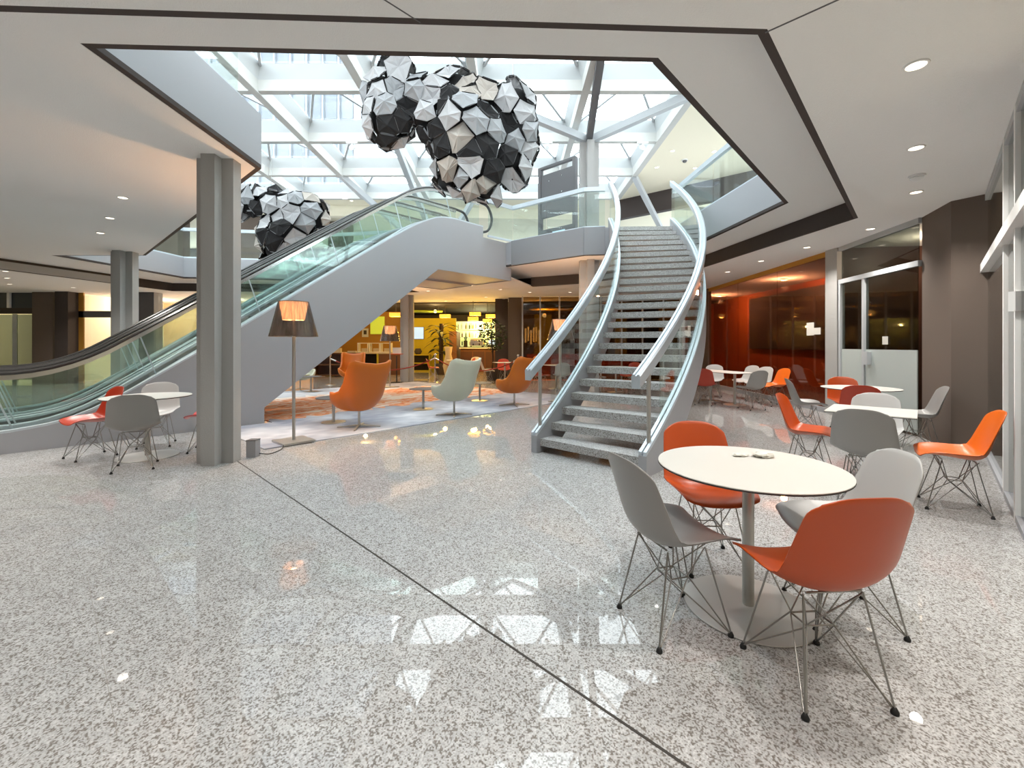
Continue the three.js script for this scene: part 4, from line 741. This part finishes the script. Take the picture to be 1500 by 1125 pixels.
  const leafStrip = (o, az, el, L, w) => { const g = new THREE.PlaneGeometry(L, w, 5, 1), p = g.attributes.position; for (let i = 0; i < p.count; i++) { const s = p.getX(i) / L + 0.5, k = 1 - Math.pow(s * 2 - 0.8, 2) * 0.5; p.setXYZ(i, s * L, Math.sin(el) * s * L * 0.9 - s * s * L * 0.75, p.getY(i) * Math.max(0.08, s > 0.95 ? 0.1 : k)); } g.rotateY(az); g.translate(o.x, o.y, o.z); g.computeVertexNormals(); return g; };
  for (let k = 0; k < 56; k++) mesh('leaf', leafStrip(V(0, 0.9 + rnd() * 1.3, 0), rnd() * 6.28, 0.5 + rnd() * 0.8, 0.55 + rnd() * 0.4, 0.16), M.leaf, palm);
  const fic = thing('potted_ficus', 'leafy dark ficus tree beside the dark brown pier', 'potted plant', atD(721, 16.9), 0, 16.9, 0);
  mesh('pot', lathe([[0.0001, 0], [0.2, 0], [0.26, 0.45], [0.22, 0.45], [0.0001, 0.4]], 24), M.dark, fic); mesh('trunk', tube([V(0, 0.4, 0), V(0.03, 0.9, 0.02), V(-0.02, 1.5, 0), V(0, 1.9, 0)], 0.03, 12, 8), M.bark, fic);
  const lv = []; for (let k = 0; k < 420; k++) { const g = new THREE.PlaneGeometry(0.11, 0.05, 2, 1), r = 0.6 * Math.cbrt(rnd()), a = rnd() * 6.28, c = rnd() * 2 - 1; g.rotateX(rnd() * 3); g.rotateY(rnd() * 6.28); g.rotateZ(rnd() * 2 - 1); g.translate(r * Math.cos(a) * Math.sqrt(1 - c * c), 1.7 + r * c * 1.05, r * Math.sin(a) * Math.sqrt(1 - c * c)); lv.push(g); }
  const fo = mesh('foliage', lv, M.leaf, fic); fo.userData.kind = 'stuff';
  const vs = thing('floor_vase', 'tall cream floor vase in front of the wooden divider', 'vase', atD(657, 18.8), 0, 18.8, 0); mesh('body', lathe([[0.0001, 0], [0.14, 0], [0.24, 0.45], [0.12, 0.95], [0.17, 1.25], [0.15, 1.25], [0.1, 0.95], [0.0001, 0.9]], 28), M.ceramic, vs); mesh('rim', new THREE.TorusGeometry(0.16, 0.015, 8, 28).rotateX(Math.PI / 2).translate(0, 1.25, 0), M.ceramic, vs);
  // brown piers and dark glazing
  struct('wall_pier', box(-0.42, Y_LOW / 2, -18.2, 0.52, Y_LOW, 0.6), M.dark, 'dark brown pier between the bar and the dark glazing', 'pier');
  struct('wall_pier', box(0.12, Y_LOW / 2, -17.7, 0.52, Y_LOW, 0.6), M.brown, 'lighter brown pier at the edge of the dark glazing', 'pier');
  const gz = thing('dark_glazing', 'dark glass screen with slim steel mullions behind the staircase', 'glazing'); gz.userData.kind = 'structure';
  const X = [0.4, 1.08, 1.82, 2.6, 3.4, 4.2, 5.0, 5.8, 6.45]; for (let k = 0; k < X.length; k++) { mesh('mullion', box(X[k], Y_LOW / 2, -17, 0.05, Y_LOW, 0.06), M.steelGrey, gz); if (k < X.length - 1) mesh('pane', box((X[k] + X[k + 1]) / 2, Y_LOW / 2, -17, X[k + 1] - X[k] - 0.06, Y_LOW - 0.04, 0.012), phy({ color: 0xa89a84, roughness: 0.03, transmission: 1, thickness: 0 }), gz); }
  struct('wall_lounge', box(3.4, Y_LOW / 2, -23, 7.0, Y_LOW, 0.15), M.redbrown, 'dark red-brown wall inside the glazed lounge', 'wall');
  for (const [x, w, lab] of [[1.6, 0.9, 'mustard wall panel inside the glazed lounge, nearest the brown pier'], [4.3, 0.5, 'narrow mustard wall panel inside the glazed lounge, seen between stair treads'], [5.6, 0.6, 'mustard wall panel inside the glazed lounge, nearest the orange room']]) { const m = mesh('wall_panel', box(0, 1.5, 0, w, 2.6, 0.06), M.yellowWall); m.position.set(x, 0.1, -22.85); dress(m, lab, 'wall panel'); }
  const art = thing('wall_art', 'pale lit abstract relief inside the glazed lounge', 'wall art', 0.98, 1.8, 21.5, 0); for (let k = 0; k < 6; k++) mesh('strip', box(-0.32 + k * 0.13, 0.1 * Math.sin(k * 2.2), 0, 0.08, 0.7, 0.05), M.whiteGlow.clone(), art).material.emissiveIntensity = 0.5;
  const ben = thing('banquette', 'long orange banquette inside the glazed lounge', 'bench', 3.2, 0, 20.5, 0); mesh('seat', box(0, 0.24, 0, 5, 0.48, 0.6, 0, 0.03), M.orange, ben); mesh('backrest', box(0, 0.66, -0.25, 5, 0.5, 0.14, 0, 0.03), M.orange, ben);
  const lr = thing('ceiling_raft', 'yellow oval ceiling raft inside the glazed lounge', 'ceiling raft', 1.75, 2.88, 19.5, 0); const og = lathe([[0.0001, 0], [0.95, 0], [1.0, 0.03], [0.95, 0.06], [0.0001, 0.06]], 40); og.scale(1, 1, 0.6); mesh('panel', og, std({ color: 0xc9a814, roughness: 0.7 }), lr); mesh('hanger', rod(V(0, 0.05, 0), V(0, 0.3, 0), 0.01, 0.01, 6), M.greyDark, lr);
  for (const [x, d] of [[1.4, 19.2], [4.2, 19.6]]) { const p = new THREE.PointLight(0xffc878, 10, 0, 2); p.position.set(x, 2.6, -d); p.castShadow = true; p.shadow.radius = 4; scene.add(p); const t = thing('globe_lamp', x < 2 ? 'small glowing globe lamp in the glazed lounge beside the pier' : 'small glowing globe lamp in the glazed lounge behind the stairs', 'lamp', x, 2.62, d, 0, 'globe lamps'); mesh('bulb', new THREE.SphereGeometry(0.09, 20, 14), M.whiteGlow, t); mesh('cord', rod(V(0, 0.08, 0), V(0, 0.55, 0), 0.006, 0.006, 6), M.rubber, t); }
  for (const [x, d] of [[-6.8, 20.6], [-3.6, 20.8]]) { const p = new THREE.PointLight(0xffd890, 12, 0, 2); p.position.set(x, 2.9, -d); p.castShadow = true; p.shadow.radius = 4; scene.add(p); const t = thing('globe_lamp', x < -5 ? 'small glowing globe lamp over the display desk' : 'small glowing globe lamp before the mustard wall', 'lamp', x, 2.92, d, 0, 'globe lamps'); mesh('bulb', new THREE.SphereGeometry(0.08, 20, 14), M.whiteGlow, t); mesh('cord', rod(V(0, 0.07, 0), V(0, 0.24, 0), 0.006, 0.006, 6), M.rubber, t); }
  // cafe tables and chairs
  squareTable(-2.3, 18.0, 10, 'white square cafe table behind the off-white egg chair', 0.7);
  squareTable(-0.25, 15.6, 20, 'white square cafe table before the dark brown pier', 0.7);
  squareTable(1.35, 13.6, 30, 'white square cafe table just behind the stair foot, under the landing', 0.7);
  squareTable(2.95, 12.6, 15, 'white square table seen through the open stair risers', 0.75);
  chair('orange', -3.05, 17.2, 10, 'orange shell chair by the rope-barrier post in front of the mustard wall', G6);
  chair('red', -1.75, 17.6, 200, 'red shell chair at the cafe table behind the off-white egg chair', G6);
  chair('paleShell', -0.85, 15.5, 10, 'pale grey shell chair at the cafe table before the dark pier', G6);
  chair('red', -0.3, 16.25, -85, 'red shell chair against the dark brown pier', G6);
  chair('paleShell', -1.6, 18.9, -100, 'pale grey shell chair nearest the bar counter', G6);
  chair('red', 0.4, 15.7, 190, 'red shell chair between the pier and the stair-side orange egg chair', G6);
  chair('red', 0.85, 13.2, 30, 'red shell chair behind the stair foot, turned to its table', G6);
  chair('paleShell', 1.45, 13.05, 95, 'pale grey shell chair with its back to us behind the stair handrail', G6);
  chair('red', 1.95, 13.5, 165, 'red shell chair behind the stair foot, on the column side', G6);
  chair('paleShell', 2.35, 12.4, 10, 'pale grey shell chair seen through the lower stair treads', G6);
  chair('greyShell', 3.45, 12.15, 140, 'dark grey shell chair seen through the lower stair treads', G6);
  chair('red', 3.5, 13.15, -140, 'red shell chair seen through the lower stair treads', G6);
}
// ---------------------------------------------------------------- left shop fronts beyond the escalators
{
  const d = 15.8, x = (px) => atD(px, d), g = thing('rear_shop_front', 'dark framed shop front with glass doors beyond the escalator', 'shop front'); g.userData.kind = 'structure';
  const pane = (name, p0, p1, y0, y1, m, dz = 0) => mesh(name, box((x(p0) + x(p1)) / 2, (y0 + y1) / 2, -d + dz, x(p1) - x(p0), y1 - y0, 0.05), m, g);
  pane('fascia_glass', -40, 75, 2.66, Y_LOW, M.bluedark); mesh('fascia_mullion', box(x(16), 2.93, -d + 0.05, 0.1, 0.54, 0.08), M.white, g); pane('door_head', -40, 75, 2.45, 2.66, M.dark);
  for (const [a, b] of [[-30, 20], [26, 58]]) pane('door_pane', a, b, 0.1, 2.42, M.greyGlass); pane('door_stile', 20, 26, 0, 2.44, M.steelGrey, 0.02); pane('door_rail', -30, 58, 0.45, 0.55, M.steelGrey, 0.03);
  mesh('pier', box((x(58) + x(88)) / 2, Y_LOW / 2, -d, x(88) - x(58), Y_LOW, 0.5), M.brown, g); pane('jamb', 92, 97, 0, Y_LOW, M.column, 0.05); mesh('pier', box((x(97) + x(116)) / 2, Y_LOW / 2, -d + 0.1, x(116) - x(97), Y_LOW, 0.6), M.dark, g);
  pane('window_jamb', 116, 123, 0, Y_LOW, M.ochre); pane('upper_pane', 123, 166, 2.55, 3.1, M.glass); pane('transom', 116, 206, 2.32, 2.55, M.greyDark); pane('lower_pane', 123, 166, 0.1, 2.3, M.glass);
  mesh('pier', box((x(203) + x(232)) / 2, Y_LOW / 2, -d, x(232) - x(203), Y_LOW, 0.4), M.greyDark, g); pane('wide_pane', 233, 330, 0.1, 3.1, M.glass); pane('end_pier', 330, 350, 0, Y_LOW, M.brown);
  struct('wall_shop_back', box((x(110) + x(340)) / 2, Y_LOW / 2, -20, x(340) - x(110) + 3, Y_LOW, 0.15), M.peach, 'peach coloured wall lit inside the rear shop', 'wall');
  struct('wall_shop_back', box(x(15), Y_LOW / 2, -19.6, 4.6, Y_LOW, 0.15), M.yellowWall, 'lime yellow wall inside the rear glass doors', 'wall');
  struct('wall_shop_divider', box(x(104), Y_LOW / 2, -18, 0.12, Y_LOW, 4), M.cream, 'pale dividing wall between the two rear shops', 'wall');
  for (const [px, dd, c, i] of [[145, 18, 0xffe6cc, 14], [270, 18, 0xffe6cc, 15], [15, 17.8, 0xfff2d0, 34]]) { const p = new THREE.PointLight(c, i, 0, 2); p.position.set(x(px), 2.95, -dd); p.castShadow = true; p.shadow.radius = 6; scene.add(p); const t = thing('globe_lamp', ['round ceiling lamp inside the peach shop near the dark pier', 'round ceiling lamp inside the peach shop near the escalator', 'round ceiling lamp inside the rear glass doors'][[145, 270, 15].indexOf(px)], 'lamp', x(px), 3.09, dd, 0, 'rear shop lamps'); mesh('bulb', lathe([[0.0001, 0], [0.14, 0.02], [0.16, 0.06], [0.14, 0.1], [0.0001, 0.1]], 24), M.whiteGlow, t); mesh('rim', new THREE.TorusGeometry(0.16, 0.012, 8, 24).rotateX(Math.PI / 2).translate(0, 0.09, 0), M.chrome, t); }
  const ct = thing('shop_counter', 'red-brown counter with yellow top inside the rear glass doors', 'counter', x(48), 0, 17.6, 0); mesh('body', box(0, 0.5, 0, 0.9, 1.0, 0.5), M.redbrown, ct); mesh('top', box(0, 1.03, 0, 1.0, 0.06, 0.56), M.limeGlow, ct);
}
// ---------------------------------------------------------------- downlights and ceiling fittings
const dlRing = new THREE.TorusGeometry(0.062, 0.009, 8, 28).rotateX(Math.PI / 2), dlDisc = new THREE.CylinderGeometry(0.056, 0.056, 0.006, 28);
function downlight(x, d, h, power, label, group, warm = 0xfffaf3) {
  const t = thing('recessed_downlight', label, 'downlight', x, h, d, 0, group);
  mesh('lamp_glow', dlDisc, M.lampGlow, t).position.y = -0.004; mesh('trim_ring', dlRing, M.white, t).position.y = -0.003;
  if (power) { const s = new THREE.SpotLight(warm, power, 0, 62 * DEG, 0.7, 2); s.position.set(0, -0.03, 0); s.target.position.set(0, -3, 0); s.castShadow = true; s.shadow.radius = 3; t.add(s); t.add(s.target); }
}
let rightNo = 0;
for (const [px, py] of [[1342, 95], [1342, 216], [1342, 281], [1275, 335], [1182, 362], [1115, 382], [1066, 398]]) { const p = onPlane(px, py, Y_LOW); downlight(p[0], p[1], Y_LOW, 14, ['recessed downlight nearest the foreground tables, a long way before the smoke detector', 'recessed downlight just before the smoke detector', 'recessed downlight between the smoke detector and the brown pillar', 'recessed downlight in front of the glass door', 'recessed downlight over the start of the orange glazing', 'recessed downlight over the middle of the orange glazing', 'recessed downlight over the orange glazing nearest the staircase'][rightNo++], 'right-hand downlights'); }
for (const [x, d] of [[1.55, 1.7], [0.4, 0.5], [2.3, -0.6], [-0.9, -0.8], [-2.4, 0.9], [-4.2, -0.4], [0.6, -2.6], [-5.6, 1.1], [-2.8, -2.8]]) downlight(x, d, Y_LOW, 11, 'recessed downlight in the lower ceiling above the open floor', 'foreground downlights');
for (const [px, py] of [[180, 289], [161, 319], [147, 341]]) { const p = onPlane(px, py, Y_HIGH); downlight(p[0], p[1], Y_HIGH, 18, 'recessed downlight in the raised ceiling above the escalator table', 'left-hand downlights'); }
for (const [x, d] of [[-6.4, 4.0], [-5.2, 2.9], [-8.2, 5.4]]) downlight(x, d, Y_HIGH, 18, 'recessed downlight in the raised ceiling beside the lone column', 'left-hand downlights');
for (const [px, py] of [[8, 397], [10, 407], [14, 416], [107, 421]]) { const p = onPlane(px, py, Y_LOW); downlight(p[0], Math.min(p[1], 15), Y_LOW, 9, 'recessed downlight before the rear shop front', 'rear shop downlights'); }
for (const [px, py] of [[640, 411], [690, 418], [733, 424], [712, 435], [627, 426], [653, 441], [738, 438], [776, 428], [835, 428], [660, 445]]) { const p = onPlane(px, py, Y_LOW); downlight(p[0], Math.min(p[1], 19.6), Y_LOW, 9, 'recessed downlight in the cafe ceiling under the landing', 'cafe downlights', 0xffdfb4); }
for (const [px, py] of [[985, 221], [1046, 222], [962, 245], [1018, 246], [515, 294], [492, 304], [505, 286]]) { const p = onPlane(px, py, Y_ROOF - 0.02); downlight(p[0], p[1], Y_ROOF - 0.02, 20, px > 700 ? 'recessed downlight in the cream upper ceiling right of the glass roof' : 'recessed downlight in the cream upper ceiling behind the escalators', px > 700 ? 'upper right downlights' : 'upper rear downlights'); }
{ const p = onPlane(1343, 257, Y_LOW), t = thing('smoke_detector', 'white round smoke detector between the downlights on the lower ceiling', 'smoke detector', p[0], Y_LOW, p[1], 0); mesh('base', new THREE.CylinderGeometry(0.075, 0.075, 0.02, 28).translate(0, -0.01, 0), M.white, t); mesh('cover', lathe([[0.0001, -0.065], [0.035, -0.06], [0.06, -0.035], [0.06, -0.02], [0.0001, -0.02]], 28), M.white, t); }
{ const p = onPlane(1003, 234, Y_ROOF - 0.02), t = thing('smoke_detector', 'small round smoke detector on the cream upper ceiling', 'smoke detector', p[0], Y_ROOF - 0.02, p[1], 0); mesh('base', new THREE.CylinderGeometry(0.09, 0.09, 0.03, 24).translate(0, -0.015, 0), M.white, t); mesh('cover', new THREE.CylinderGeometry(0.07, 0.05, 0.05, 24).translate(0, -0.05, 0), M.greyDark, t); }
// lamps inside the right-hand rooms
for (const [x, d, c, i, lab] of [[7.6, 12.4, 0xfff0e0, 12, 'warm ceiling lamp inside the orange-tinted room'], [7.7, 16.5, 0xfff0e0, 12, 'warm ceiling lamp at the far end of the orange-tinted room'], [7.1, 7.4, 0xffe4c4, 3, 'ceiling lamp inside the glass door'], [6.3, 4.7, 0xffdcb8, 4, 'ceiling lamp behind the diagonal glazing']]) { const t = thing('ceiling_lamp', lab, 'ceiling lamp', x, Y_LOW - 0.01, d, 0, 'shop ceiling lamps'); mesh('bulb', lathe([[0.0001, -0.05], [0.07, -0.045], [0.09, -0.01], [0.0001, -0.01]], 24), M.lampGlow, t); mesh('rim', new THREE.TorusGeometry(0.09, 0.01, 8, 24).rotateX(Math.PI / 2).translate(0, -0.01, 0), M.white, t); const p = new THREE.PointLight(c, i, 0, 2); p.position.set(0, -0.25, 0); p.castShadow = true; p.shadow.radius = 4; t.add(p); }

renderer.render(scene, camera);
